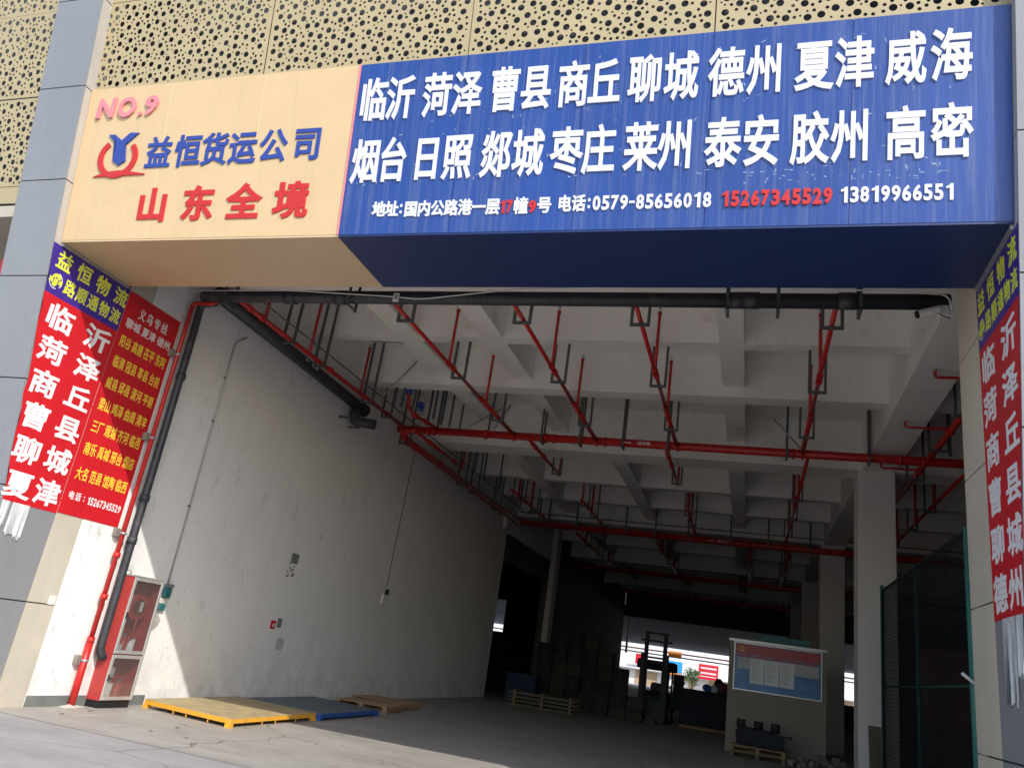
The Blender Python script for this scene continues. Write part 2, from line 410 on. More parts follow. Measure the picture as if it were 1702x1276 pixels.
# long main girder over the column row
def spans(y0, y1):
    out = []; ys = girY + [61.0]
    for a, b in zip(ys, ys[1:]): out.append((a + .852, b - .002))
    return out
bays = spans(0, 0)
for a, b in bays: B('girder', 'ceiling', 2.38, 3.07, a, b, 6.8, 7.998, bld)
for a, b in bays: B('girder', 'ceiling', 12.3, 13.0, a, b, 6.8, 7.998, bld)
def cross(ys, xs_left, zc, zl):
    """cross beams cut between the long beams so that nothing overlaps"""
    edges = [XL + .002] + [v for p in xs_left for v in p] + [2.378]
    for y0, y1, z in ys:
        for k in range(0, len(edges), 2):
            B('cross_beam', 'ceiling', edges[k], edges[k + 1], y0, y1, z, 7.998, bld)
        B('cross_beam', 'ceiling', 3.072, 12.298, y0, y1, z, 7.998, bld)
lb = [(-7.1, -6.63), (-5.25, -4.81), (-.73, -.3)]
for x0, x1 in lb: B('long_beam', 'ceiling', x0, x1, bays[0][0], bays[0][1], 7.3, 7.998, bld)
cross([(13.29, 13.57, 7.302)], [(a - .0, b + .0) for a, b in lb], 0, 0)
# the deeper cross beam passes under the long beams
B('cross_beam', 'ceiling', XL + .002, 2.378, 15.56, 15.98, 7.1, 7.298, bld)
for k in range(4):
    ed = [XL + .002, -7.102, -6.628, -5.252, -4.808, -.732, -.298, 2.378]
    B('cross_beam', 'ceiling', ed[2 * k], ed[2 * k + 1], 15.56, 15.98, 7.3, 7.998, bld)
B('cross_beam', 'ceiling', 3.072, 12.298, 15.56, 15.98, 7.1, 7.998, bld)
lb2 = [(-7.1, -6.65), (-3.93, -3.5), (-.73, -.3)]
for i, (a, b) in enumerate(bays[1:]):
    for x0, x1 in lb2: B('long_beam', 'ceiling', x0, x1, a, b, 7.1, 7.998, bld)
    step = (b - a) / 3
    ys = [(24.35, 24.65, 7.102), (27.4, 27.7, 7.102)] if i == 0 else [(a + step - .15, a + step + .15, 7.102), (a + 2 * step - .15, a + 2 * step + .15, 7.102)]
    cross(ys, [(x0 - .002, x1 + .002) for x0, x1 in lb2], 0, 0)
# columns
for i, y in enumerate(girY[1:]):
    c = B('column', 'column', 2.28, 3.08, y, y + .8, 0, 6.798, bld, .012)
    B('column', 'column', 12.25, 13.05, y, y + .8, 0, 6.798, bld)

# ================================================================== FACADE
K = .17; CF = (1 + K * K) ** .5; ROT = math.atan(K)
FO = Vector((0, 7.0, 5.85))
def YF(z, off=0): return 7.0 + off - K * (z - 5.85)
def VZ(z): return (z - 5.85) * CF
joints = [-.02, 1.3, 2.655, 4.0, 5.365, 6.71, 8.07, 9.42, 10.8, 12.2]

def pilaster(label, x0, x1, inner):
    """leaning front clad in grey metal panels; inner = +1 if the doorway is on its +X side, -1 on its -X side"""
    p = thing('pilaster', label, 'pilaster', (0, 0, 0))
    xe = x1 if inner > 0 else x0
    # core
    bm = bmesh.new(); zb, zt = 0, 12.2; c = .02
    prism(bm, [(YF(zb) + c, zb), (YF(zt) + c, zt), (9.0, zt), (9.0, zb)], 0, x0 + c, x1 - c)
    obj('core', bm, 'gap', p)
    for a, b in zip(joints, joints[1:]):
        a2, b2 = a + .008, b - .008
        bm = bmesh.new(); prism(bm, [(YF(a2), a2), (YF(b2), b2), (YF(b2) + .018, b2), (YF(a2) + .018, a2)], 0, x0, x1)
        obj('front_panel', bm, 'alu_grey', p)
        # the side towards the doorway
        xs = (xe - .018, xe) if inner > 0 else (xe, xe + .018)
        e = .0185
        if b2 < 5.5:
            bm = bmesh.new(); prism(bm, [(YF(a2) + e, a2), (YF(b2) + e, b2), (8.455, b2), (8.455, a2)], 0, *xs)
            obj('side_panel', bm, 'alu_grey', p)
            yb = 8.925 if inner > 0 else 9.285
            bm = bmesh.new(); box(bm, xs[0], xs[1], 8.463, yb, a2, b2); obj('stone_panel', bm, 'jamb_beige', p)
        elif a2 < 5.5:
            bm = bmesh.new(); prism(bm, [(YF(a2) + e, a2), (YF(b2) + e, b2), (YF(b2) + .3, b2), (YF(5.88) + .25, 5.88), (8.455, 5.88), (8.455, a2)], 0, *xs)
            obj('side_panel', bm, 'alu_side', p)
            yb = 8.925 if inner > 0 else 9.285
            bm = bmesh.new(); box(bm, xs[0], xs[1], 8.463, yb, a2, 7.9); obj('stone_panel', bm, 'jamb_beige', p)
        else:
            bm = bmesh.new(); prism(bm, [(YF(a2) + e, a2), (YF(b2) + e, b2), (YF(b2) + .35, b2), (YF(a2) + .35, a2)], 0, *xs)
            obj('side_panel', bm, 'alu_side', p)
        # outer side
        xo = (x0, x0 + .018) if inner > 0 else (x1 - .018, x1)
        bm = bmesh.new(); prism(bm, [(YF(a2) + e, a2), (YF(b2) + e, b2), (8.9, b2), (8.9, a2)], 0, *xo)
        obj('side_panel', bm, 'alu_side', p)
    return p
pl = pilaster('leaning pilaster clad in grey panels at the left end of the sign', -9.86, XL, 1)
pr = pilaster('leaning pilaster clad in grey panels at the right end of the sign', XR, 2.96, -1)
# inner plaster face of the right jamb
B('jamb_return', 'jamb_beige', XR + .02, 2.94, 9.02, 9.275, 0, 7.9, pr)

# perforated screens ------------------------------------------------
def perforated(W, H, seed):
    rnd = random.Random(seed); cs = []
    for rad, n, gap, nmax in ((.041, 6000, .03, 150), (.0205, 6000, .016, 230), (.0135, 4000, .014, 90)):
        k = 0
        for _ in range(n):
            if k >= nmax: break
            x = rnd.uniform(rad + .03, W - rad - .03); y = rnd.uniform(rad + .03, H - rad - .03)
            if all((x - a) ** 2 + (y - b) ** 2 > (rad + r + (gap if r > .03 or rad > .03 else .016)) ** 2 for a, b, r in cs):
                if rad > .03 and any((x - a) ** 2 + (y - b) ** 2 < (.128) ** 2 for a, b, r in cs if r > .03): continue
                cs.append((x, y, rad)); k += 1
    vs = [(0, 0), (W, 0), (W, H), (0, H)]; faces = [[0, 1, 2, 3]]; es = []
    rims = []
    for x, y, r in cs:
        n = 12 if r > .03 else 8; b = len(vs)
        vs += [(x + r * math.cos(2 * math.pi * i / n), y + r * math.sin(2 * math.pi * i / n)) for i in range(n)]
        faces.append(list(range(b, b + n))); rims.append((b, n))
    out = delaunay_2d_cdt([Vector(v) for v in vs], [], faces, 0, 1e-6, True)
    v2, f2, of = out[0], out[2], out[5]
    keep = [f for f, o in zip(f2, of) if list(o) == [0]]
    bm = bmesh.new(); V = [bm.verts.new((v.x, 0, v.y)) for v in v2]
    for f in keep: bm.faces.new([V[i] for i in f])
    # rims give the sheet its thickness
    ext = bmesh.ops.extrude_edge_only(bm, edges=[e for e in bm.edges if len(e.link_faces) == 1])
    bmesh.ops.translate(bm, verts=[g for g in ext['geom'] if isinstance(g, bmesh.types.BMVert)], vec=(0, .008, 0))
    bmesh.ops.delete(bm, geom=[v for v in bm.verts if not v.link_faces], context='VERTS')
    me = bpy.data.meshes.new('screen_panel'); bm.to_mesh(me); bm.free(); me.materials.append(M['screen']); return me
PW, PH = 2.826, 1.358
pm = [perforated(PW, PH, s) for s in (1, 2, 3)]
scr = thing('perforated_screen', 'cream metal screen pierced with round holes above the blue and cream sign', 'screen', FO, (ROT, 0, 0))
scr2 = thing('perforated_screen', 'cream metal screen pierced with round holes left of the grey pilaster', 'screen', FO, (ROT, 0, 0))
cnt = 0
def add_panel(parent, x, v, k):
    global cnt
    o = bpy.data.objects.new('screen_panel', pm[k % 3]); COL.objects.link(o); o.parent = parent
    if k % 2: o.rotation_euler = (0, math.pi, 0); o.location = (x + PW, .17 + .008, v + PH)
    else: o.location = (x, .17, v)
    cnt += 1
for ci, xc in enumerate((-9.137, -6.297, -3.457, -.617)):
    for ri, z in enumerate((8.075, 9.425, 10.8)):
        if xc < -9:
            pass
        add_panel(scr, xc + .007, VZ(z) + .006, ci + 2 * ri + (ci * ri) % 3)
for ci, xc in enumerate((-12.70,)):
    for ri, z in enumerate((6.72, 8.075, 9.425, 10.8)):
        add_panel(scr2, xc + .007, VZ(z) + .006, 1 + ci + ri)
bm = bmesh.new(); box(bm, -12.7, -9.87, .17, .19, VZ(6.47), VZ(6.712)); obj('edge_panel', bm, 'screen', scr2)
# neighbour doorway left of the pilaster
nb = thing('neighbour_soffit', 'brown shaded soffit over the next doorway at the left edge', 'soffit')
bm = bmesh.new(); prism(bm, [(YF(6.46, .17), 6.46), (YF(6.3, .17), 6.3), (8.8, 6.3), (8.8, 6.46)], 0, -13, -9.87); obj('soffit_panel', bm, 'jamb_beige', nb)
bm = bmesh.new(); prism(bm, [(YF(5.6) + .0, 5.6), (YF(2.2), 2.2), (8.2, 2.2), (8.2, 5.6)], 0, -9.885, -9.875)
bm2 = obj('hanging_banner', bm, 'banner_red'); tag(bm2, 'red banner edge on the outer side of the left pilaster', 'banner')

# ================================================================== SIGN
sign = thing('shop_sign', 'long blue and cream freight company signboard with raised characters over the doorway', 'sign', FO, (ROT, 0, 0))
v0, v1 = VZ(5.89), VZ(8.062)
XM = -4.83
OFF = .12
fr = lambda u, v, d: (u, OFF - d, v + v0)
# face panels
cx = [XL + .002, -7.66, -6.2, XM - .022]
for a, b in zip(cx, cx[1:]):
    bm = bmesh.new(); box(bm, a + .004, b - .004, OFF, OFF + .03, v0, v1); obj('face_panel', bm, 'sign_cream', sign)
for a in cx[1:-1]:
    bm = bmesh.new(); box(bm, a - .005, a + .005, OFF - .0015, OFF + .02, v0 + .01, v1 - .01); obj('seam', bm, 'sign_seam', sign)
bm = bmesh.new(); box(bm, XM - .02, XM - .002, OFF - .012, OFF + .03, v0, v1); obj('divider', bm, 'pink', sign)
bx = [XM, -3.43, -2.0, -.613, .755, XR - .003]
for a, b in zip(bx, bx[1:]):
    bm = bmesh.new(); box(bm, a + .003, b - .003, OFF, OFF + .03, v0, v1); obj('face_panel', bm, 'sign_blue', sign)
bm = bmesh.new(); box(bm, XM, XR - .004, OFF + .012, OFF + .028, v0 + .01, v1 - .01); obj('backing', bm, 'seam_blue', sign)
bm = bmesh.new(); box(bm, XL + .004, XR - .004, OFF + .031, OFF + .22, v1 - .03, v1); obj('top_cap', bm, 'alu_side', sign)
# horizontal soffit under the sign (true level, so it hangs from its own frame)
sof = thing('sign_soffit', 'level underside of the signboard, cream at left and shade-darkened blue at right', 'soffit')
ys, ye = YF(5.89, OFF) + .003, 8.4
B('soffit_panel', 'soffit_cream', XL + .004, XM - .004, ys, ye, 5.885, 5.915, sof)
B('soffit_panel', 'soffit_blue_shaded', XM - .001, XR - .004, ys, ye, 5.885, 5.915, sof)
B('rear_board', 'dark_metal', XL + .004, XR - .004, ye - .02, ye, 5.916, 6.74, sof)
B('side_trim', 'galv', XL + .003, XL + .03, ys + .02, ye - .03, 5.84, 5.884, sof)
B('side_trim', 'galv', XR - .03, XR - .003, ys + .02, ye - .03, 5.84, 5.884, sof)

r1_ = [('临', -4.598), ('沂', -4.238), ('菏', -3.765), ('泽', -3.385), ('曹', -2.922), ('县', -2.55), ('商', -2.118), ('丘', -1.765), ('聊', -1.32), ('城', -.935), ('德', -.468), ('州', -.083), ('夏', .393), ('津', .775), ('威', 1.24), ('海', 1.64)]
r2_ = [('烟', -4.593), ('台', -4.232), ('日', -3.8), ('照', -3.415), ('郯', -2.948), ('城', -2.57), ('枣', -2.128), ('庄', -1.768), ('莱', -1.314), ('州', -.949), ('泰', -.468), ('安', -.089), ('胶', .374), ('州', .752), ('高', 1.245), ('密', 1.645)]
for ch, u in r1_: put(ch, u, 1.705, .325, .535, .016, fr, 'letter_white', sign, .022)
for ch, u in r2_: put(ch, u, .908, .325, .535, .016, fr, 'letter_white', sign, .022)
x = -4.336
for ch in '地址':
    put(ch, x, .298, .155, .185, .012, fr, 'letter_white', sign, .034); x += .168
put(':', -4.05, .298, .03, .12, .012, fr, 'letter_white', sign, .03, True)
for i, ch in enumerate('国内公路港一层'): put(ch, -3.925 + i * .1675, .29, .15, .185, .012, fr, 'letter_white', sign, .034)
one(-2.81, .284, .155, .012, fr, 'letter_red', sign)
put('7', -2.725, .284, .072, .155, .012, fr, 'letter_red', sign, .04, True)
put('幢', -2.596, .288, .148, .19, .012, fr, 'letter_white', sign, .03)
put('9', -2.46, .276, .085, .15, .012, fr, 'letter_red', sign, .045, True)
put('号', -2.326, .288, .148, .185, .012, fr, 'letter_white', sign, .034)
for i, ch in enumerate('电话'): put(ch, -2.10 + i * .158, .297, .138, .185, .012, fr, 'letter_white', sign, .034)
put(':', -1.828, .294, .028, .12, .012, fr, 'letter_white', sign, .03, True)
line('0579-85656018', -1.17, .294, 1.25, .165, .012, fr, 'letter_white', sign, .032)
line('15267345529', .072, .295, 1.07, .17, .018, fr, 'letter_red', sign, .045)
line('13819966551', 1.166, .300, 1.01, .165, .012, fr, 'letter_white', sign, .032)

put('N', -8.70, 1.895, .29, .29, .03, fr, 'letter_pink', sign, .036, True, slant=.12)
put('O', -8.345, 1.885, .30, .30, .03, fr, 'letter_pink', sign, .036, True, slant=.12)
put('.', -8.11, 1.775, .06, .06, .03, fr, 'letter_pink', sign, .036, True)
put('9', -7.94, 1.885, .215, .285, .03, fr, 'letter_pink', sign, .036, True, slant=.12)
for ch, u in (('益', -7.683), ('恒', -7.219), ('货', -6.80), ('运', -6.375), ('公', -5.925), ('司', -5.435)):
    put(ch, u, 1.187, .365, .43, .014, fr, 'letter_blue', sign, .022)
for ch, u in (('山', -7.635), ('东', -6.92), ('全', -6.232), ('境', -5.545)):
    put(ch, u, .452, .45, .455, .014, fr, 'letter_red', sign, .034)

def band(name, c, r_out, w, a0, a1, d, frame, m, parent, sx=1, sy=1, n=24, taper=(1, 1)):
    bm = bmesh.new(); prev = None
    for i in range(n + 1):
        a = a0 + (a1 - a0) * i / n; ww = w * (taper[0] + (taper[1] - taper[0]) * i / n)
        q = [bm.verts.new(frame(c[0] + rr * math.cos(a) * sx, c[1] + rr * math.sin(a) * sy, dd)) for rr, dd in ((r_out, 0), (r_out, d), (r_out - ww, d), (r_out - ww, 0))]
        if prev:
            for k in range(4): bm.faces.new((prev[k], prev[(k + 1) % 4], q[(k + 1) % 4], q[k]))
        prev = q
    return obj(name, bm, m, parent)
# emblem: blue Y standing in a red open ring on a swoosh
lc = (-8.33, 1.19)
lc = (-8.333, 1.204)
ye_ = [(-.234, .289), (-.132, .289), (.003, .196), (.125, .30), (.271, .292), (.078, .131), (.117, -.106), (.016, -.167), (-.09, -.095), (-.072, .138)]
flat('emblem_letter', [(lc[0] + a, lc[1] + b) for a, b in ye_], 0, .02, fr, 'letter_blue', sign)
band('emblem_ring', (lc[0] - .02, lc[1] - .05), .33, .082, R(128), R(401), .018, fr, 'letter_red', sign, 1.0, .88, 36)
sw = [(-.38, -.315), (-.26, -.275), (-.1, -.245), (.05, -.235), (.2, -.25), (.48, -.30), (.48, -.31)]
flat('emblem_swoosh', [(lc[0] + a, lc[1] + b) for a, b in sw], 0, .0165, fr, 'letter_red', sign)
# marks of glue left by earlier lettering
bm = bmesh.new(); rnd = random.Random(4)
for k in range(150):
    if k < 105: u = rnd.uniform(-4.7, 1.85); v = rnd.choice((1.43, 1.98, .64, 1.2, 1.6, .85)) + rnd.uniform(-.06, .06)
    else: u = rnd.uniform(-.3, 1.6); v = rnd.uniform(.45, .6)
    a = rnd.choice((0, 0, 1.57, rnd.uniform(0, 3))); l = rnd.uniform(.008, .026); t = rnd.uniform(.003, .007)
    ca, sa = math.cos(a), math.sin(a)
    bm.faces.new([bm.verts.new(fr(u + ca * p * l - sa * q * t, v + sa * p * l + ca * q * t, .0012)) for p, q in ((-1, -1), (1, -1), (1, 1), (-1, 1))])
o = obj('glue_mark', bm, mat('glue', (.22, .28, .44), .7, var=.5, scale=9), sign); o['kind'] = 'stuff'

bm = bmesh.new(); rnd = random.Random(14)
for k in range(130):
    u = rnd.uniform(-8.6, -5.2); v = .46 + rnd.gauss(0, .16) if rnd.random() < .75 else 1.2 + rnd.gauss(0, .2); l = rnd.uniform(.006, .03); t = rnd.uniform(.002, .006); a = rnd.choice((0, 1.57, .4))
    ca, sa = math.cos(a), math.sin(a)
    bm.faces.new([bm.verts.new(fr(u + ca * p * l - sa * q * t, v + sa * p * l + ca * q * t, .0012)) for p, q in ((-1, -1), (1, -.6), (1, 1), (-1, .7))])
o = obj('glue_mark', bm, mat('ghost', (.50, .38, .23), .7, var=.2, scale=9), sign); o['kind'] = 'stuff'

# ================================================================== BANNERS
def wavy(name, pts, xface, m, parent, side):
    bm = bmesh.new()
    a = [bm.verts.new((xface + side * .004, y, z)) for y, z in pts]; b = [bm.verts.new((xface + side * .0015, y, z)) for y, z in pts]
    f = bm.faces.new(a)
    for i in range(len(pts)):
        j = (i + 1) % len(pts); bm.faces.new((a[i], a[j], b[j], b[i]))
    bmesh.ops.triangulate(bm, faces=[f]); return obj(name, bm, m, parent)
rb = random.Random(11)
def front_edge(z0, z1, n, amp=.02):
    return [(YF(z0 + (z1 - z0) * i / n) + .012 + rb.uniform(0, amp), z0 + (z1 - z0) * i / n) for i in range(n + 1)]
def jamb_banner(label, xface, side, names, zb, logo_y):
    t = thing('wall_banner', label, 'banner', (0, 0, 0))
    zt, zs = 5.86, 5.175
    wavy('top_panel', front_edge(zs, zt - .02, 6) + [(8.452, zt), (8.452, zs)], xface, 'banner_purple', t, side)
    wavy('bottom_panel', [(8.455, zb)] + list(front_edge(zb, zs, 16, .03)) + [(8.455, zs)], xface, 'banner_red', t, side)
    if side > 0: f2 = lambda u, v, d: (xface + .0045 + d, u, v); sgn = 1
    else: f2 = lambda u, v, d: (xface - .0045 - d, -u, v); sgn = -1
    y0, y1 = 7.13, 8.43     # nearest and farthest edge of the text
    def U(y): return y if side > 0 else -y
    def pos(t_):            # t_ 0..1 from reading-left to reading-right
        return U(y0 + (y1 - y0) * t_) if side > 0 else -(y1 + (y0 - y1) * t_)
    for i, ch in enumerate('益恒物流'): put(ch, pos(.11 + i * .27), 5.665, .225, .25, .0012, f2, 'print_yellow', t, .022)
    for i, ch in enumerate('路顺通物流'): put(ch, pos(.27 + i * .163), 5.365, .165, .21, .0012, f2, 'print_yellow', t, .02)
    c = (pos(.085), 5.37)
    band('emblem_ring', c, .115, .012, R(80), R(-40), .0012, f2, 'print_white', t, .9, 1)
    band('emblem_ring', c, .115, .012, R(190), R(290), .0012, f2, 'print_white', t, .9, 1)
    band('emblem_globe', (c[0], c[1] + .015), .085, .05, R(20), R(160), .0011, f2, 'print_yellow', t, .9, 1)
    flat('emblem_globe', [(c[0] - .05, c[1] - .035), (c[0] + .035, c[1] - .04), (c[0] + .0, c[1] - .09), (c[0] - .04, c[1] - .075)], 0, .0011, f2, 'print_yellow', t)
    for i, ch in enumerate('路顺通'): put(ch, c[0] - .075 + i * .075, c[1] - .005, .06, .07, .002, f2, 'print_yellow', t, .03)
    n = len(names) // 2
    dz = (zs - zb - .03) / n
    for i in range(n):
        z = zs - .03 - dz * (i + .5)
        q = i / (n - 1); hgt = dz * .74
        ya, yb = 7.50 + .25 * q, 8.17 + .04 * q
        if side < 0: ya, yb = yb, ya
        ww = .41 - .04 * q
        put(names[2 * i], U(ya), z, ww, hgt, .0012, f2, 'print_white', t, .028)
        put(names[2 * i + 1], U(yb), z, ww, hgt, .0012, f2, 'print_white', t, .028)
    if side < 0: pass
    return t
jamb_banner('purple and red banner with large white characters on the left jamb', XL, 1, '临沂菏泽商丘曹县聊城夏津', 2.47, 0)
jamb_banner('purple and red banner with large white characters on the right jamb', XR, -1, '临沂菏泽商丘曹县聊城德州', 2.47, 0)
t = thing('wall_banner', 'red banner with ten rows of small yellow place names on the left jamb', 'banner')
XF = XL + .008
bm = bmesh.new(); box(bm, XL + .004, XF, 8.462, 9.60, 2.49, 5.85); obj('sheet', bm, 'banner_red', t)
f3 = lambda u, v, d: (XF + .0005 + d, u, v)
for i, ch in enumerate('义乌专线'): put(ch, 8.81 + i * .165, 5.60, .12, .17, .0012, f3, 'print_white', t, .018)
def row(words, z, m, h=.17, w_=.13):
    k = 0
    n = len(words)
    span = 1.02 / n
    for i, wd in enumerate(words):
        for j, ch in enumerate(wd): put(ch, 8.535 + span * (i + .5) + .45 * span * (j - .5), z, .45 * span * .84, h, .0012, f3, m, t, .016)
row(['聊城', '夏津', '德州'], 5.375, 'print_white', .145, .105)
for wds, z in ((['阳谷', '高唐', '茌平', '东阿'], 5.085), (['临清', '冠县', '莘县', '台前'], 4.76), (['威县', '邱县', '清河', '平原'], 4.425), (['梁山', '鸡泽', '曲周', '清丰'], 4.09),
               (['三厂', '观城', '齐河', '临邑'], 3.76), (['南乐', '禹城', '邢台', '烟店'], 3.43), (['大名', '范县', '馆陶', '临西'], 3.0 - .07 + .14)):
    row(wds, z, 'print_gold', .175, .092)
for i, ch in enumerate('电话'): put(ch, 8.60 + i * .12, 2.755, .09, .11, .0012, f3, 'print_white', t, .02)
put(':', 8.83, 2.75, .02, .07, .0012, f3, 'print_white', t, .02, True)
line('15267345529', 9.22, 2.745, .66, .11, .0012, f3, 'print_white', t, .03)
# torn clear tape under the big banners
for xf, s, lab in ((XL, 1, 'crumpled torn clear tape hanging below the left banner'), (XR, -1, 'crumpled torn clear tape hanging below the right banner')):
    bm = bmesh.new(); rt = random.Random(3 if s > 0 else 5)
    for y0, y1, zb in ((7.60, 7.72, 2.12), (7.76, 8.02, 2.02)) if s > 0 else ((7.62, 7.82, 1.95), (7.84, 8.2, 1.72)):
        n = 10; z1 = 2.475
        for i in range(n):
            ya, yb = y0 + (y1 - y0) * i / n, y0 + (y1 - y0) * (i + 1) / n
            za = zb + rt.uniform(0, .08)
            xa, xb = xf + s * rt.uniform(.003, .022), xf + s * rt.uniform(.003, .022)
            bm.faces.new([bm.verts.new(p) for p in ((xa, ya, za), (xb, yb, za + rt.uniform(-.03, .03)), (xf + s * .0068, yb, z1), (xf + s * .0062, ya, z1))])
    tag(obj('tape_scrap', bm, 'tape'), lab, 'tape')

# ================================================================== PIPES
def coupling(parent, p, ax, r, m='red_paint', l=.05):
    a = Vector(p); d = Vector(ax).normalized()
    T('coupling', m, [a - d * l, a + d * l], r, parent, 12)
def bolt(parent, p):
    B('bolt', 'red_paint', p[0] - .02, p[0] + .02, p[1] - .02, p[1] + .02, p[2] - .03, p[2], parent)
def hanger(parent, x, y, z, w=.16, top=7.99, ax='x', r=.022):
    """two angle-iron legs from the ceiling and a bar under the pipe, one mesh per part"""
    h = bpy.data.objects.new('hanger', None); COL.objects.link(h); h.parent = parent
    if ax == 'x':
        B('rod', 'bracket', x - w - r, x - w + r, y - r, y + r, z + r, top, h); B('rod', 'bracket', x + w - r, x + w + r, y - r, y + r, z + r, top, h)
        B('crossbar', 'bracket', x - w - r, x + w + r, y - r, y + r, z - r, z + r - .001, h)
    else:
        B('rod', 'bracket', x - r, x + r, y - w - r, y - w + r, z + r, top, h); B('rod', 'bracket', x - r, x + r, y + w - r, y + w + r, z + r, top, h)
        B('crossbar', 'bracket', x - r, x + r, y - w - r, y + w + r, z - r, z + r - .001, h)
def single(parent, x, y, z, top=7.99, r=.025):
    B('rod', 'bracket', x - r, x + r, y - r, y + r, z, top, parent)
def head(parent, x, y, z):
    bm = bmesh.new(); tube(bm, [(x, y, z), (x, y, z + .03)], .014, 8); tube(bm, [(x, y, z + .07), (x, y, z + .078)], .034, 10)
    tube(bm, [(x - .018, y, z + .03), (x - .022, y, z + .05), (x, y, z + .072)], .005, 5); tube(bm, [(x + .018, y, z + .03), (x + .022, y, z + .05), (x, y, z + .072)], .005, 5)
    obj('sprinkler_head', bm, 'galv', parent)
def riser(parent, x, y, z, top=7.72, r=.03):
    T('riser', 'red_paint', [(x, y, z), (x, y, top)], r, parent, 8); T('coupling', 'red_paint', [(x, y, top - .05), (x, y, top)], r * 1.35, parent, 8); head(parent, x, y, top)

main1 = thing('sprinkler_main', 'thick red sprinkler main crossing the hall in front of the first column', 'pipe')
T('pipe_run', 'red_paint', [(-8.86, 17.7, 6.6), (13.5, 17.7, 6.6)], .095, main1, 20)
for x in (-8.0, -7.85, -6.45, -5.72, -4.9, -4.7, -3.65, -3.45, -1.95, -1.75, .75, .95, 2.9, 3.35): coupling(main1, (x, 17.7, 6.6), (1, 0, 0), .112, l=.03); bolt(main1, (x, 17.7, 6.50))
for x in (-5.0, -4.05, -3.02, -1.98, .62, 2.3, 5.0, 8.0): hanger(main1, x, 17.7, 6.48, .13, 7.99, 'y', .022)
# writing on the main
fp = lambda x0, yy, zz: (lambda u, v, d: (x0 + u, yy - d, zz + v))
fm = fp(-2.62, 17.7 - .0955, 6.585)
for i, ch in enumerate('喷淋管'): put(ch, i * .1, 0, .085, .085, .002, fm, 'print_white', main1, .01)
flat('arrow', [(-.42, 0), (-.36, .022), (-.36, .01), (-.2, .01), (-.2, -.01), (-.36, -.01), (-.36, -.022)], 0, .002, fm, 'print_white', main1)
main2 = thing('sprinkler_main', 'second dark red sprinkler main crossing the hall farther in', 'pipe')
T('pipe_run', 'red_paint', [(-8.8, 29.6, 6.5), (13.5, 29.6, 6.5)], .11, main2, 16)
T('conduit', 'bracket', [(-8.8, 29.3, 6.85), (13.5, 29.3, 6.85)], .02, main2, 6)
for x in (-7.4, -5.4, -3.4, -2.0, -.2, 1.05, 3.6): coupling(main2, (x, 29.6, 6.5), (1, 0, 0), .13, l=.05)
for x in (-8, -7.6, -6.5, -4.6, -3.5, -2.3, -.8, .5, 1.9): single(main2, x, 29.4, 6.4, 7.99, .03)
fm = fp(-1.2, 29.6 - .111, 6.48)
for i, ch in enumerate('喷淋管'): put(ch, i * .12, 0, .1, .1, .002, fm, 'print_white', main2, .01)
flat('arrow', [(-.42, 0), (-.36, .022), (-.36, .01), (-.2, .01), (-.2, -.01), (-.36, -.01), (-.36, -.022)], 0, .002, fm, 'print_white', main2)
for i, y in enumerate((41.5, 52.0)):
    mm = thing('sprinkler_main', ['dark sprinkler main crossing the unlit rear of the hall', 'farthest sprinkler main in the dark before the rear doorway'][i], 'pipe')
    T('pipe_run', 'red_paint', [(-8.8, y, 6.5), (13.5, y, 6.5)], .11, mm, 12)
    for x in (-6.5, -3.4, -.2, 1.9): single(mm, x, y, 6.4, 7.99, .03)

names_b = ['leftmost', 'second', 'third', 'fourth']
for i, x in enumerate((-5.7, -3.66, -1.78, .94)):
    b = thing('sprinkler_branch', f'thin red branch pipe running inwards to the first main, {names_b[i]} of four', 'pipe', group='branch pipes of the first bay')
    T('pipe_run', 'red_paint', [(x, 10.3, 6.6), (x, 15.1, 6.6)], .036, b, 12); T('pipe_run', 'red_paint', [(x, 15.1, 6.6), (x, 17.6, 6.6)], .048, b, 12)
    for y in (12.95, 13.2, 15.0, 15.35, 16.4): coupling(b, (x, y, 6.6), (0, 1, 0), .056, l=.05)
    dxr = .0
    for y in (12.95, 15.3): riser(b, x, y, 6.62, 7.74)
    for y in (10.85, 13.52, 16.2): hanger(b, x, y, 6.52, .13, 7.99)
for i, (x, y1) in enumerate(((-5.35, 21.2), (-2.03, 21.25))):
    b = thing('sprinkler_branch', ['short red stub pipe behind the first main, left one', 'short red stub pipe behind the first main, right one'][i], 'pipe')
    T('pipe_run', 'red_paint', [(x, 17.8, 6.55), (x, y1, 6.55)], .04, b, 10); riser(b, x, y1, 6.5, 7.72, .035)
    for y in (18.2, 18.5, 19.3): coupling(b, (x, y, 6.55), (0, 1, 0), .06, l=.06)
    hanger(b, x, y1 - .35, 6.47, .12)
for i, (x, y0, y1) in enumerate(((-7.6, 24.0, 29.5), (-5.4, 24.7, 29.5), (-2.02, 24.9, 29.5), (1.08, 17.8, 29.5), (4.3, 17.8, 29.5))):
    b = thing('sprinkler_branch', ['dark red branch pipe beyond the first girder, beside the left wall', 'dark red branch pipe of the second bay, left of the middle', 'dark red branch pipe of the second bay, in the middle',
                                   'long dark red branch pipe running past the white column to the second main', 'dark red branch pipe right of the white column'][i], 'pipe')
    T('pipe_run', 'red_paint', [(x, y0, 6.6), (x, y1, 6.6)], .04, b, 10)
    for y in ((24.9, 26.6) if y0 > 20 else (21.6, 24.0, 27)):
        riser(b, x, y, 6.6, 7.72, .035); hanger(b, x, y + .5, 6.52, .12)
    for y in (22, 26, 28.5):
        if y > y0: coupling(b, (x, y, 6.6), (0, 1, 0), .06)
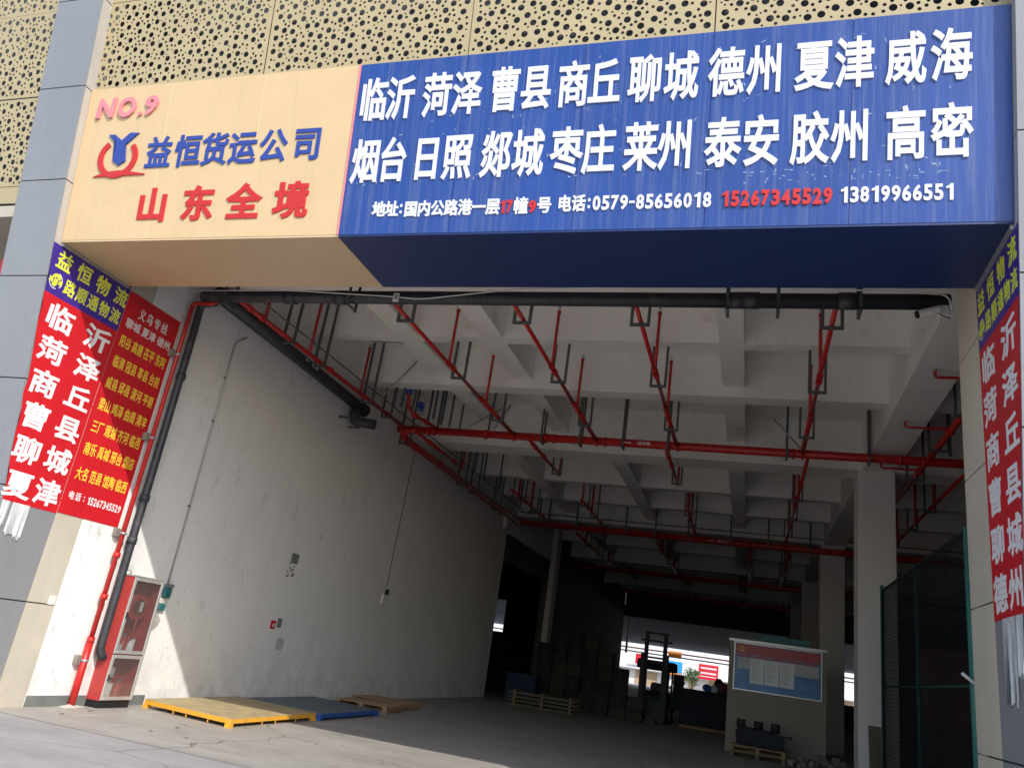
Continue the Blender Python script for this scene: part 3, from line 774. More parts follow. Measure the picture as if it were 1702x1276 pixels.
for i, x in enumerate((-6.8, -3.6, -.1, 1.3)):
    b = thing('sprinkler_branch', f'branch pipe in the unlit third bay, {names_b[i]} from the left', 'pipe', group='branch pipes of the dark third bay')
    T('pipe_run', 'red_paint', [(x, 31, 6.5), (x, 41, 6.5)], .05, b, 8)
    for y in (33, 36, 39): riser(b, x, y, 6.5, 7.7, .035); hanger(b, x + .02, y + .4, 6.4, .12)
# right aisle pipe with side arms
b = thing('sprinkler_branch', 'red pipe with short side arms behind the right jamb', 'pipe')
T('pipe_run', 'red_paint', [(3.42, 10.2, 6.62), (3.42, 22.5, 6.62)], .06, b, 12)
for y in (12.98, 15.6, 18.62):
    bm = bmesh.new(); tube(bm, bend([(3.42, y, 6.66), (2.66, y, 6.66), (2.66, y, 6.76)], .05), .025, 8); obj('side_arm', bm, 'red_paint', b)
    coupling(b, (3.42, y, 6.62), (0, 1, 0), .08, l=.09)
    bm = bmesh.new(); tube(bm, [(2.66, y, 6.76), (2.66, y, 6.785)], .035, 8); obj('sprinkler_head', bm, 'galv', b)
for y in (11.5, 14.4, 16.6, 19.0): hanger(b, 3.42, y, 6.52, .17)
for y in (13.4, 15.0, 17.2): single(b, 3.75, y, 6.6)

# left side: branch pipe along the wall, thick wall pipe, black duct
b = thing('sprinkler_branch', 'thin red pipe running inwards high along the white left wall', 'pipe')
T('pipe_run', 'red_paint', bend([(-8.62, 9.9, 6.6), (-8.62, 17.55, 6.6)]), .045, b, 12)
for y in (10.6, 11.0, 13.6, 15.2, 15.6, 16.5): coupling(b, (-8.62, y, 6.6), (0, 1, 0), .062, l=.07)
for y in (11.1, 15.0): riser(b, -8.62, y, 6.62, 7.72)
riser(b, -8.55, 12.6, 6.62, 7.72)
for y in (11.9, 13.1, 15.35, 16.4): hanger(b, -8.60, y, 6.5, .12)
T('conduit', 'bracket', [(-8.4, 10.6, 6.74), (-8.4, 17.9, 6.74), (-8.4, 28.9, 6.74)], .016, b, 6)
c = thing('sprinkler_main', 'thick red pipe running inwards high along the white left wall', 'pipe')
T('pipe_run', 'red_paint', bend([(-8.30, 17.7, 6.6), (-8.75, 17.72, 6.55), (-8.78, 18.1, 6.42), (-8.78, 29.2, 6.42)], .2, 5), .095, c, 18)
for y in (18.3, 20.5, 24, 27): coupling(c, (-8.78, y, 6.42), (0, 1, 0), .115, l=.05)
for y in (18.0, 22.5, 23.7, 26.3): hanger(c, -8.76, y, 6.30, .14)
T('pipe_run', 'red_paint', [(-8.35, 17.8, 6.55), (-8.35, 21.3, 6.55)], .045, c, 10)
for y in (18.7, 20.6): coupling(c, (-8.35, y, 6.55), (0, 1, 0), .065, l=.08)
riser(c, -8.35, 21.3, 6.5, 7.72)
for y in (21.5, 22.6, 23.9, 24.4, 25.9, 26.6, 27.3, 28.1): single(c, -8.2 + (y % .3), y, 6.55, 7.99, .022)
# cluster of rods and the blue test valve
v = thing('test_valve', 'red drain pipe with two blue valve wheels where the pipes meet at the wall', 'valve')
T('pipe_run', 'red_paint', bend([(-7.7, 17.6, 6.62), (-7.9, 16.5, 6.62), (-7.95, 16.2, 6.7), (-7.95, 16.05, 7.02)], .1), .04, v, 10)
coupling(v, (-7.9, 16.55, 6.62), (.1, 1, 0), .07, l=.08); coupling(v, (-7.8, 17.0, 6.62), (.1, 1, 0), .06, l=.06)
T('valve_body', 'blue_valve', [(-7.95, 16.05, 7.0), (-7.95, 16.05, 7.16)], .075, v, 10); T('valve_wheel', 'blue_valve', [(-7.95, 16.05, 7.2), (-7.95, 16.05, 7.22)], .09, v, 12)
T('valve_body', 'blue_valve', [(-7.75, 16.45, 6.72), (-7.75, 16.45, 6.82)], .06, v, 10); T('valve_wheel', 'blue_valve', [(-7.75, 16.4, 6.84), (-7.75, 16.42, 6.86)], .10, v, 12)
k = thing('hanger_rods', 'dense cluster of grey ceiling rods above the pipe junction at the left wall', 'rods')
for x, y in ((-8.2, 15.9), (-8.0, 15.9), (-7.8, 16.1), (-7.5, 16.7), (-7.35, 16.9), (-7.5, 17.2), (-7.3, 17.3), (-7.1, 17.5), (-7.7, 17.5), (-7.9, 17.3), (-6.3, 17.4)):
    single(k, x, y, 6.62, 7.99 if x < -7.15 else 7.29, .022)
T('brace', 'galv', [(-8.45, 15.6, 6.65), (-7.6, 15.45, 7.6)], .022, k, 6); T('brace', 'galv', [(-6.25, 17.6, 6.7), (-5.85, 17.5, 7.35)], .022, k, 6)
T('brace', 'galv', [(-7.0, 17.65, 6.7), (-6.4, 18.4, 7.5)], .02, k, 6)
T('brace', 'galv', [(.9, 17.6, 6.7), (.3, 17.4, 7.3)], .02, k, 6)
T('conduit', 'galv', bend([(-8.9, 13.6, 7.98), (-8.4, 14.6, 7.72), (-7.45, 14.62, 7.7), (-6.9, 14.7, 7.7)], .1), .014, k, 6)

db = thing('drain_duct', 'black drain pipe descending inwards along the white left wall', 'pipe')
T('pipe_run', 'pipe_black', bend([(-8.84, 10.0, 6.58), (-8.84, 15.75, 6.42)], .2), .125, db, 18)
T('pipe_run', 'pipe_black', bend([(-8.85, 15.35, 6.38), (-8.84, 15.35, 6.04), (-8.35, 15.5, 6.03)], .12, 5), .115, db, 16)
for y in (15.55, 15.7): T('clamp', 'pipe_black', [(-8.84, y, 6.42), (-8.84, y + .06, 6.42)], .15, db, 14)
B('wall_bracket', 'bracket', -9.04, -8.74, 15.0, 15.02, 6.0, 6.05, db); B('wall_bracket', 'bracket', -9.04, -8.74, 15.5, 15.52, 5.92, 5.96, db)
fd = lambda u, v, d: (-8.84 + .127 + d, 12.9 + u, 6.52 + v - u * .028)
for i, ch in enumerate('雨水'): put(ch, .2 + i * .13, 0, .11, .11, .002, fd, 'print_white', db, .02)
flat('arrow', [(-.16, 0), (-.08, .03), (-.08, .01), (0, .01), (0, -.01), (-.08, -.01), (-.08, -.03)], 0, .002, fd, 'print_white', db)
dc = thing('drain_duct', 'long black drain pipe across the doorway just behind the sign', 'pipe')
T('pipe_run', 'pipe_black', bend([(-8.86, 9.9, 6.42), (-8.75, 9.62, 6.34), (2.16, 9.62, 6.325)], .1, 5), .100, dc, 20)
for x in (-8.3, -7.1, -6.2, -.35, -.15, 1.0): T('coupling', 'pipe_black', [(x - .1, 9.62, 6.33), (x + .1, 9.62, 6.33)], .112, dc, 18)
for x in (-8.25, -6.0, -.45, .18, 1.15):
    bm = bmesh.new(); box(bm, x - .02, x + .02, 9.48, 9.50, 6.14, 6.8); box(bm, x - .02, x + .02, 9.74, 9.76, 6.14, 6.8); box(bm, x - .021, x + .021, 9.48, 9.76, 6.155, 6.175); obj('clamp', bm, 'bracket', dc)
# downpipes on the left jamb wall
dp = thing('down_pipe', 'black drain pipe with angled open end beside the red fire cabinet', 'pipe')
T('pipe_run', 'pipe_black', bend([(-8.6, 9.75, 6.28), (-8.92, 9.79, 6.27), (-8.93, 9.82, 5.9), (-8.93, 9.84, .78), (-8.90, 9.92, .66)], .1, 5), .060, dp, 16)
for z in (3.0, 2.35, 5.0): T('coupling', 'pipe_black', [(-8.93, 9.83, z - .05), (-8.93, 9.83, z + .05)], .074, dp, 16)
rp = thing('down_pipe', 'red standpipe running down the white wall left of the fire cabinet', 'pipe')
T('pipe_run', 'red_paint', bend([(-8.55, 9.9, 6.58), (-8.55, 9.66, 6.22), (-8.95, 9.64, 6.22), (-8.95, 9.64, .9)], .08, 5), .034, rp, 14)
T('pipe_run', 'red_paint', [(-8.95, 9.64, .9), (-8.95, 9.64, .0)], .05, rp, 14)
for z in (2.1, 1.5, .9): T('coupling', 'red_paint', [(-8.95, 9.64, z - .04), (-8.95, 9.64, z + .04)], .052, rp, 14)
for z in (5.3, 3.9, 2.42, .62): 
    T('pipe_clip', 'galv', [(-8.95, 9.64, z - .015), (-8.95, 9.64, z + .015)], .058, rp, 12); B('pipe_clip', 'debris', -9.045, -8.97, 9.53, 9.60, z - .06, z + .06, rp)
bm = bmesh.new(); rt = random.Random(9)
n = 14; vs = []; cvt = bm.verts.new((-8.94, 9.62, .05))
for i in range(n):
    a = 2 * math.pi * i / n; rr = rt.uniform(.10, .2); vs.append(bm.verts.new((min(-8.78, -8.94 + .6 * rr * math.cos(a)), 9.62 + rr * 1.4 * math.sin(a), .002)))
for i in range(n): bm.faces.new((vs[i], vs[(i + 1) % n], cvt))
tag(obj('mortar_heap', bm, mat('mortar', (.5, .48, .42), .9, var=.3, scale=20)), 'lump of pale mortar around the foot of the red standpipe', 'mortar')

# ================================================================== FIRE CABINET
fc = thing('fire_cabinet', 'red fire hose cabinet with two glazed aluminium doors against the left wall', 'cabinet')
x0, x1, y0, y1, z1 = -9.045, -8.81, 9.98, 10.62, 1.85
B('side_panel', 'cab_red', x0, x1, y0, y0 + .012, .1, z1, fc); B('side_panel', 'cab_red', x0, x1, y1 - .012, y1, .1, z1, fc)
B('back_panel', 'cab_red', x0, x0 + .01, y0 + .013, y1 - .013, .1, z1, fc); B('top_panel', 'alu_frame', x0, x1 + .01, y0 - .01, y1 + .01, z1 + .001, z1 + .02, fc)
B('plinth', 'black', x0, x1 - .01, y0 + .01, y1 - .01, 0, .099, fc); B('shelf', 'cab_red', x0 + .011, x1 - .01, y0 + .013, y1 - .013, .735, .755, fc)
def frame_door(za, zb):
    d = bpy.data.objects.new('door', None); COL.objects.link(d); d.parent = fc
    w_ = .05
    B('frame', 'alu_frame', x1, x1 + .022, y0, y0 + w_, za, zb, d, .004); B('frame', 'alu_frame', x1, x1 + .022, y1 - w_, y1, za, zb, d, .004)
    B('frame', 'alu_frame', x1, x1 + .022, y0 + w_ + .001, y1 - w_ - .001, zb - w_, zb, d, .004); B('frame', 'alu_frame', x1, x1 + .022, y0 + w_ + .001, y1 - w_ - .001, za, za + w_, d, .004)
    B('pane', 'glass', x1 + .008, x1 + .012, y0 + w_, y1 - w_, za + w_, zb - w_, d)
    B('handle', 'black', x1 + .023, x1 + .035, y0 + .015, y0 + .03, (za + zb) / 2 - .05, (za + zb) / 2 + .04, d)
frame_door(.11, .735); frame_door(.75, 1.845)
T('hose_reel', 'cab_red', [(-8.98, 10.3, 1.42), (-8.86, 10.3, 1.42)], .19, fc, 22); T('hose_drum', 'carton_red', [(-8.86, 10.3, 1.42), (-8.85, 10.3, 1.42)], .12, fc, 18)
B('tag_plate', 'white_plastic', -8.845, -8.84, 10.30, 10.36, 1.36, 1.5, fc); T('hose', 'cab_red', bend([(-8.86, 10.32, 1.3), (-8.86, 10.32, 1.0), (-8.9, 10.25, .85)]), .012, fc, 6)
def extinguisher(y, z, m='white_plastic', nm='extinguisher'):
    e = bpy.data.objects.new(nm, None); COL.objects.link(e); e.parent = fc
    T('bottle', m, [(-8.92, y, z), (-8.92, y, z + .02), (-8.92, y, z + .22)], .062, e, 14)
    T('neck', 'galv', [(-8.92, y, z + .22), (-8.92, y, z + .29)], .025, e, 10); B('lever', 'cab_red', -8.94, -8.86, y - .05, y + .05, z + .29, z + .31, e)
extinguisher(10.24, .76, 'cab_red'); extinguisher(10.40, .76); extinguisher(10.20, .11); extinguisher(10.38, .11, 'cab_red')
B('first_aid_box', 'white_plastic', -8.9, -8.84, 10.05, 10.15, .76, .88, fc); B('first_aid_box', 'paper', -8.92, -8.85, 10.06, 10.17, .42, .55, fc); B('box_label', 'cab_red', -8.849, -8.846, 10.3, 10.45, .98, 1.04, fc)
bm = bmesh.new(); tube(bm, [(-9.0, 10.0, 1.87), (-9.0, 10.0, 1.92)], .05, 10); box(bm, -9.045, -8.96, 9.95, 10.07, 1.93, 2.01); tag(obj('alarm_bell', bm, 'white_plastic'), 'small white alarm horn on the wall above the fire cabinet', 'alarm')

# ================================================================== THINGS ON THE LEFT WALL
w1 = thing('junction_box', 'teal and grey switch boxes beside the fire cabinet with a conduit above', 'switch box')
B('switch', 'teal', XL, XL + .07, 10.93, 11.08, 1.62, 1.78, w1, .01); B('switch', 'teal', XL, XL + .06, 10.9, 11.04, 1.42, 1.52, w1, .01); B('backplate', 'white_plastic', XL, XL + .03, 10.9, 11.1, 1.53, 1.61, w1); B('lid', 'grey_box', XL, XL + .05, 10.95, 11.12, 1.785, 1.84, w1)
T('conduit', 'galv', bend([(XL + .02, 10.99, 1.8), (XL + .02, 10.99, 6.12), (XL + .02, 11.25, 6.3)], .15), .014, w1, 8)
for z in (3.1, 4.6, 5.4): B('clip', 'bracket', XL, XL + .03, 10.965, 11.015, z, z + .03, w1)
bm = bmesh.new(); rt = random.Random(2)
pts = [(10.92 + .13 * math.cos(a * .7) * rt.uniform(.7, 1.2), 1.27 + .15 * math.sin(a * .7) * rt.uniform(.7, 1.2)) for a in range(9)]
prism(bm, pts, 0, XL + .001, XL + .004); tag(obj('mortar_patch', bm, mat('patch', (.42, .40, .38), .9, var=.2, scale=10)), 'rough grey patch of bare mortar under the teal switch boxes', 'patch')
w2 = thing('junction_box', 'pendant grey socket on a long thin cable far along the left wall', 'socket')
T('cable', 'bracket', [(XL + .012, 19.32, 6.5), (XL + .012, 19.15, 2.75)], .010, w2, 6); B('socket', 'white_plastic', XL, XL + .05, 19.0, 19.13, 2.3, 2.55, w2, .01); B('plug', 'black', XL + .02, XL + .07, 19.1, 19.25, 2.55, 2.68, w2, .01)
w3 = thing('junction_box', 'grey meter box set in a broken hole in the left wall', 'meter box')
B('box', 'grey_box', XL, XL + .03, 14.42, 14.68, 2.68, 2.88, w3, .008)
bm = bmesh.new(); rt = random.Random(21)
for k_ in range(14):
    y = 14.38 + rt.uniform(0, .26); z = 2.36 + rt.uniform(0, .3); s_ = rt.uniform(.015, .05); box(bm, XL, XL + rt.uniform(.004, .02), y, y + s_, z, z + s_ * rt.uniform(.6, 1.6))
obj('broken_plaster', bm, 'debris', w3)
w4 = thing('notice', 'small red fire notice and grey plate low on the left wall', 'notice')
B('red_plate', 'banner_red', XL, XL + .012, 14.24, 14.40, 1.36, 1.52, w4); B('grey_plate', 'grey_box', XL, XL + .02, 14.46, 14.60, 1.40, 1.58, w4); B('paper', 'print_white', XL + .0125, XL + .014, 14.3, 14.36, 1.40, 1.46, w4)
w5 = B('paper_notice', 'paper', XL, XL + .004, 14.60, 14.86, .98, 1.20); tag(w5, 'torn grey paper stuck to the left wall below the red notice', 'paper')
w6 = B('switch_plate', 'white_plastic', XL, XL + .012, 8.80, 8.90, 1.30, 1.42); tag(w6, 'small white switch plate on the beige jamb panel', 'switch')
# splatters and scratches
bm = bmesh.new(); rt = random.Random(33)
for k_ in range(230):
    y = 9.0 + abs(rt.gauss(0, 5.0)); z = abs(rt.gauss(0, 1.2)) + .2
    if y > 28 or z > 5 or 9.5 < y < 11.1: continue
    a = rt.gauss(1.57, .5); l = rt.uniform(.004, .012) if rt.random() < .7 else rt.uniform(.02, .11); t_ = rt.uniform(.0012, .0045)
    ca, sa = math.cos(a), math.sin(a)
    bm.faces.new([bm.verts.new((XL + .0015, y + ca * p * l - sa * q * t_, z + sa * p * l + ca * q * t_)) for p, q in ((-1, -.3), (.2, -1), (1, .4), (-.1, 1))])
o = obj('wall_scratches', bm, 'debris', bld); o['kind'] = 'stuff'

# security camera and cable at the right jamb
sc = thing('security_camera', 'white bullet security camera on a bracket at the right jamb', 'camera')
B('bracket', 'white_plastic', 2.02, 2.15, 9.55, 9.68, 6.12, 6.26, sc, .01)
bm = bmesh.new(); tube(bm, [(2.03, 9.56, 6.20), (1.80, 9.56, 6.13)], .052, 12); obj('body', bm, 'white_plastic', sc)
bm = bmesh.new(); tube(bm, [(1.81, 9.56, 6.132), (1.77, 9.56, 6.12)], .047, 12); obj('lens_hood', bm, 'black', sc)
T('cable', 'black', bend([(2.0, 9.56, 6.16), (2.08, 9.52, 6.08), (2.15, 9.6, 6.1)], .05), .006, sc, 5)
wc = []
for p in ((-8.9, 9.46, 6.36), (-7.01, 9.46, 6.37), (-5.17, 9.46, 6.27), (-4.82, 9.46, 6.23), (-3.4, 9.46, 6.40), (-1.2, 9.46, 6.46), (.29, 9.46, 6.45), (1.95, 9.46, 6.36), (2.12, 9.47, 6.34), (2.148, 9.48, 6.15)): wc.append(p)
tag(T('white_cable', 'white_plastic', bend(wc, .3, 4), .010, None, 6), 'thin white cable draped along the black drain pipe', 'cable')
tg = thing('lamp_tag', 'small white plastic fitting tied to the black drain pipe', 'fitting')
B('plate', 'white_plastic', -5.24, -5.14, 9.44, 9.47, 6.19, 6.33, tg, .01); B('dot', 'black', -5.20, -5.18, 9.437, 9.439, 6.24, 6.28, tg)

# ceiling fittings
for i, (x, y) in enumerate(((.62, 11.0), (-3.5, 14.2), (.2, 14.2), (.1, 18.6))):
    tag(T('smoke_detector', 'white_plastic', [(x, y, 7.95), (x, y, 7.998)], .06, None, 14), ['white smoke detector on the slab near the doorway', 'white smoke detector on the slab left of the middle', 'white smoke detector on the slab right of the middle', 'white smoke detector on the slab near the first girder'][i], 'detector')

# ================================================================== PLATFORMS
def platform(label, corners, h, th, side_m, top_m):
    """welded low steel platform: corners near-left, near-right, far-right, far-left"""
    t = thing('steel_platform', label, 'platform')
    bm = bmesh.new(); inner = corners
    a = [bm.verts.new((x, y, h - .012)) for x, y in corners]; b_ = [bm.verts.new((x, y, h)) for x, y in corners]
    bm.faces.new(a); bm.faces.new(list(reversed(b_)))
    for i in range(4): j = (i + 1) % 4; bm.faces.new((a[i], b_[i], b_[j], a[j]))
    obj('deck', bm, top_m, t)
    cx_ = sum(p[0] for p in corners) / 4; cy_ = sum(p[1] for p in corners) / 4
    for i in range(4):
        j = (i + 1) % 4
        (xa, ya), (xb, yb) = corners[i], corners[j]
        bm = bmesh.new(); d = Vector((xb - xa, yb - ya, 0)).normalized(); n_ = Vector((-d.y, d.x, 0)) * .04
        if n_.dot(Vector((cx_ - xa, cy_ - ya, 0))) < 0: n_ = -n_
        P = [(xa, ya), (xb, yb), (xb + n_.x, yb + n_.y), (xa + n_.x, ya + n_.y)]
        prism(bm, P, 2, h - th, h - .013); obj('side_beam', bm, side_m, t)
        fx, fy = xa + (cx_ - xa) * .04, ya + (cy_ - ya) * .03
        B('foot', side_m, fx - .04, fx + .04, fy - .05, fy + .05, 0, h - th - .001, t)
        if i in (0, 1):
            for s_ in (.35, .5, .75):
                px, py = xa + (xb - xa) * s_ + n_.x * .5, ya + (yb - ya) * s_ + n_.y * .5
                B('hook', side_m, px - .008, px + .008, py - .008, py + .008, .01, h - th - .001, t)
    return t
platform('low yellow steel platform with a tan deck, half in sun on the floor', [(-8.78, 10.9), (-7.03, 10.62), (-7.13, 13.27), (-8.88, 13.5)], .13, .075, 'platform_yellow', 'platform_top')
platform('low blue steel platform in the shade behind the yellow one', [(-8.80, 13.58), (-7.08, 13.34), (-7.15, 15.9), (-8.85, 16.2)], .12, .08, 'platform_blue', 'platform_blue_top')

def pallet(label, loc, rz, L_=1.2, W_=1.0, m='wood', group=None):
    t = thing('wooden_pallet', label, 'pallet', loc, (0, 0, rz), group)
    for i in range(5): B('deck_board', m, -L_ / 2, L_ / 2, -W_ / 2 + i * (W_ - .12) / 4, -W_ / 2 + i * (W_ - .12) / 4 + .12, .12, .14, t)
    for x in (-L_ / 2, -.05, L_ / 2 - .1): B('bearer', m, x, x + .1, -W_ / 2, W_ / 2, .021, .119, t)
    for y in (-W_ / 2, -.05, W_ / 2 - .1): B('bottom_board', m, -L_ / 2, L_ / 2, y, y + .1, 0, .02, t)
    return t
pallet('brown wooden pallet flat on the floor behind the blue platform, nearer one', (-7.95, 17.1, 0), R(4))
pallet('brown wooden pallet flat on the floor along the left wall, farther one', (-8.2, 18.6, 0), R(-5), 1.3, 1.1)
st = thing('timber_stack', 'low stack of long pale timbers in the dim middle of the hall', 'timber')
for i in range(4):
    B('timber', 'wood_pale', -7.6, -5.3, 26.8 + .02 * i, 27.0, .02 + i * .12, .07 + i * .12, st)
    for x in (-7.4, -6.45, -5.5): B('spacer', 'wood', x, x + .08, 26.85, 27.8, .071 + i * .12, .139 + i * .12, st)
    B('timber', 'wood_pale', -7.6, -5.3, 27.6, 27.8, .02 + i * .12, .07 + i * .12, st)

# ================================================================== KIOSK WALL WITH NOTICE BOARD
ks = thing('kiosk', 'freestanding beige panel kiosk carrying a red and blue notice board', 'kiosk')
for a, b_ in ((-.52, .12), (.125, 1.22), (1.225, 1.98)): B('wall_panel', 'kiosk', a, b_ - .0, 23.5, 23.56, 0, 2.8, ks)
B('body', 'kiosk', -.5, 1.96, 23.57, 25.4, 0, 2.78, ks); B('roof_trim', 'alu_frame', -.54, 2.0, 23.48, 25.4, 2.803, 2.86, ks); B('blue_box', 'teal', .3, 1.6, 24.4, 25.0, 2.861, 3.1, ks)
nb_ = thing('notice_board', 'framed red and blue notice board with papers on the beige kiosk', 'notice board')
bx0, bx1, bz0, bz1 = -.36, 1.84, 1.58, 2.76; Y = 23.46
B('board', 'poster_blue', bx0, bx1, Y, Y + .035, bz0, bz1, nb_)
for a in ((bx0 - .03, bx0, bz0 - .03, bz1 + .03), (bx1, bx1 + .03, bz0 - .03, bz1 + .03)): B('frame', 'alu_frame', a[0], a[1], Y - .02, Y + .035, a[2], a[3], nb_)
for a in ((bz1, bz1 + .03), (bz0 - .03, bz0)): B('frame', 'alu_frame', bx0 + .001, bx1 - .001, Y - .02, Y + .035, a[0], a[1], nb_)
B('header', 'poster_red', bx0 + .02, bx1 - .02, Y - .004, Y - .0005, bz1 - .28, bz1 - .02, nb_)
for i in range(5): B('column_title', 'poster_red', bx0 + .06 + i * .42, bx0 + .44 + i * .42, Y - .004, Y - .0005, bz1 - .35, bz1 - .30, nb_)
B('pale_field', 'paper', bx0 + .06, bx1 - .06, Y - .003, Y - .0004, bz1 - .66, bz1 - .36, nb_)
for i in range(3): B('paper', 'print_white', bx0 + .4 + i * .385, bx0 + .76 + i * .385, Y - .006, Y - .0035, bz1 - 1.0, bz1 - .37, nb_)
fb = lambda u, v, d: (u, Y - .0065 - d, v)
band('emblem', (bx0 + .17, bz1 - .15), .07, .02, 0, R(359), .001, fb, 'print_gold', nb_, n=20)
bm = bmesh.new(); rt = random.Random(6)
for i in range(3):
    for r_ in range(16):
        u = bx0 + .44 + i * .385; v = bz1 - .42 - r_ * .034; L_ = rt.uniform(.1, .27)
        bm.faces.new([bm.verts.new(fb(a, b_, .0005)) for a, b_ in ((u, v), (u + L_, v), (u + L_, v + .008), (u, v + .008))])
o = obj('print_line', bm, 'grey_box', nb_); o['kind'] = 'stuff'

pp = pallet('wooden pallet carrying a dark machine in front of the beige kiosk', (.3, 22.2, 0), R(-2), 1.3, 1.0, 'wood')
pallet('wooden pallet underneath the one that carries the machine', (.3, 22.25, -.0), R(-2), 1.3, 1.0, 'wood_pale') 
bpy.data.objects[pp.name].location.z = .145
mc = thing('machine', 'dark blue machine part with three knobs lying on the pallet', 'machine', (.3, 22.2, .29))
bm = bmesh.new(); prism(bm, [(-.5, .0), (.55, .0), (.62, .25), (.3, .38), (-.42, .42), (-.55, .3)], 1, -.28, .28); obj('body', bm, 'wrap', mc, .02)
for i, x in enumerate((-.42, .0, .4)): T('knob', 'dark_metal', [(x, 0, .38 - i * .01), (x, 0, .5), (x, 0, .58)], .11, mc, 10)
B('foot', 'dark_metal', .4, .75, -.2, .2, -.02, .0, mc); B('arm', 'dark_metal', .5, .8, -.05, .05, .28, .34, mc)
pk = thing('plank', 'pale timber plank leaning against the foot of the white column', 'plank', (2.6, 19.2, 0), (R(-9), 0, R(4)))
B('board', 'wood_pale', -.12, .12, 0, .04, .0, 1.25, pk)
# rubbish by the column
bm = bmesh.new(); rt = random.Random(8)
for k_ in range(70):
    x = rt.uniform(.9, 2.3); y = rt.uniform(21.6, 23.2); s_ = rt.uniform(.04, .14); z = rt.uniform(0, .22) * rt.random()
    q = Matrix.Rotation(rt.uniform(0, 3), 4, 'Z') @ Matrix.Rotation(rt.uniform(-.5, .5), 4, 'X')
    c_ = [Vector(((i & 1) - .5, ((i >> 1) & 1) - .5, ((i >> 2) & 1) - .5)) * s_ for i in range(8)]
    vs = [bm.verts.new(Vector((x, y, z + s_ / 2)) + (q @ p)) for p in c_]
    for f in ((0, 2, 3, 1), (4, 5, 7, 6), (0, 1, 5, 4), (2, 6, 7, 3), (0, 4, 6, 2), (1, 3, 7, 5)): bm.faces.new([vs[i] for i in f])
o = obj('rubble', bm, 'debris'); o['kind'] = 'stuff'; tag(o, 'loose rubble and scraps on the floor beside the kiosk', 'rubble')

# ================================================================== FENCE
fn = thing('wire_fence', 'tall green framed wire mesh fence behind the right jamb', 'fence')
FX = 2.3
for y, r_ in ((10.02, .07), (13.2, .028), (16.5, .035)): T('post', 'green_post', [(FX + .05, y, 0), (FX + .05, y, 3.66 if y < 16 else 3.78)], r_, fn, 10)
for z in (3.66, 1.95, .12): T('rail', 'green_post' if z < 3 else 'dark_metal', [(FX + .05, 10.05, z), (FX + .05, 16.48, z + .02)], .02, fn, 8)
bm = bmesh.new(); r_ = .0026
y = 10.1
while y < 16.45: box(bm, FX + .02, FX + .02 + 2 * r_, y - r_, y + r_, .13, 3.66); y += .048
z = .15
while z < 3.64: box(bm, FX + .0262, FX + .0262 + 2 * r_, 10.07, 16.45, z - r_, z + r_); z += .065
o = obj('mesh_wire', bm, 'green_wire', fn); o['kind'] = 'stuff'
tg2 = T('tie', 'white_plastic', bend([(FX - .1, 9.98, 2.06), (FX + .0, 9.95, 1.98), (FX + .1, 10.0, 1.93)], .04), .02, None, 6); tag(tg2, 'scrap of white plastic tied round the green fence post', 'tie')

# ================================================================== GOODS
rt = random.Random(12)
ordn = ['first', 'second', 'third', 'fourth', 'fifth', 'sixth']
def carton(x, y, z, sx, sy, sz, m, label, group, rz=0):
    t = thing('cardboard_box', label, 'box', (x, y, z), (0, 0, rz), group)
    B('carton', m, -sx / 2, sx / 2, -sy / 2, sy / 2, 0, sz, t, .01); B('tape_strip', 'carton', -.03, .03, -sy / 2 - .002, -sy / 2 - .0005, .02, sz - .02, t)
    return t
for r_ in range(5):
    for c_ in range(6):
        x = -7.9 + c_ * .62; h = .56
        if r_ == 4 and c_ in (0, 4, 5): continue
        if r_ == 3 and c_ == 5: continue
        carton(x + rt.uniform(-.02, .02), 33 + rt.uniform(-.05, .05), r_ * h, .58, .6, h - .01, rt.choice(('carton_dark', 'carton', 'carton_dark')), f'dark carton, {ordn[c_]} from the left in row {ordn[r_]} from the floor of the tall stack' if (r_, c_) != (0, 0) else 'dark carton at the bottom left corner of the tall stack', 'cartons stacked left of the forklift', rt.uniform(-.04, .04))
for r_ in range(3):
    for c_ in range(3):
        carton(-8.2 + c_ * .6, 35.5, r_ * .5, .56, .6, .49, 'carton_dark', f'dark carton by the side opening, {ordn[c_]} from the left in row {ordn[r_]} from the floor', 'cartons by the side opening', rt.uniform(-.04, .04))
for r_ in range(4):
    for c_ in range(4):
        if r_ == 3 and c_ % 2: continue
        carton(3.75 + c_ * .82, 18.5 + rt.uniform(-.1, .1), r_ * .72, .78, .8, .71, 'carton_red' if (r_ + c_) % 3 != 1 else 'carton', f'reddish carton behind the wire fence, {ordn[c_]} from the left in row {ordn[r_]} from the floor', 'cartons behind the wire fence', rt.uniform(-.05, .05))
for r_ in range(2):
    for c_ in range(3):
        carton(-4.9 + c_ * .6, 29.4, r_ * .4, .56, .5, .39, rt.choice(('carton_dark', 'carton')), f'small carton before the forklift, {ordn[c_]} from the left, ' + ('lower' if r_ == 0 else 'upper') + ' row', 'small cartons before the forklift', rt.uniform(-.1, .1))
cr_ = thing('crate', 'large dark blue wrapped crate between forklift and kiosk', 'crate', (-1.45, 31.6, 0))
B('body', 'wrap', -.86, .86, -.5, .5, .1, 1.32, cr_, .03); B('base', 'wood', -.86, .86, -.5, .5, 0, .099, cr_)
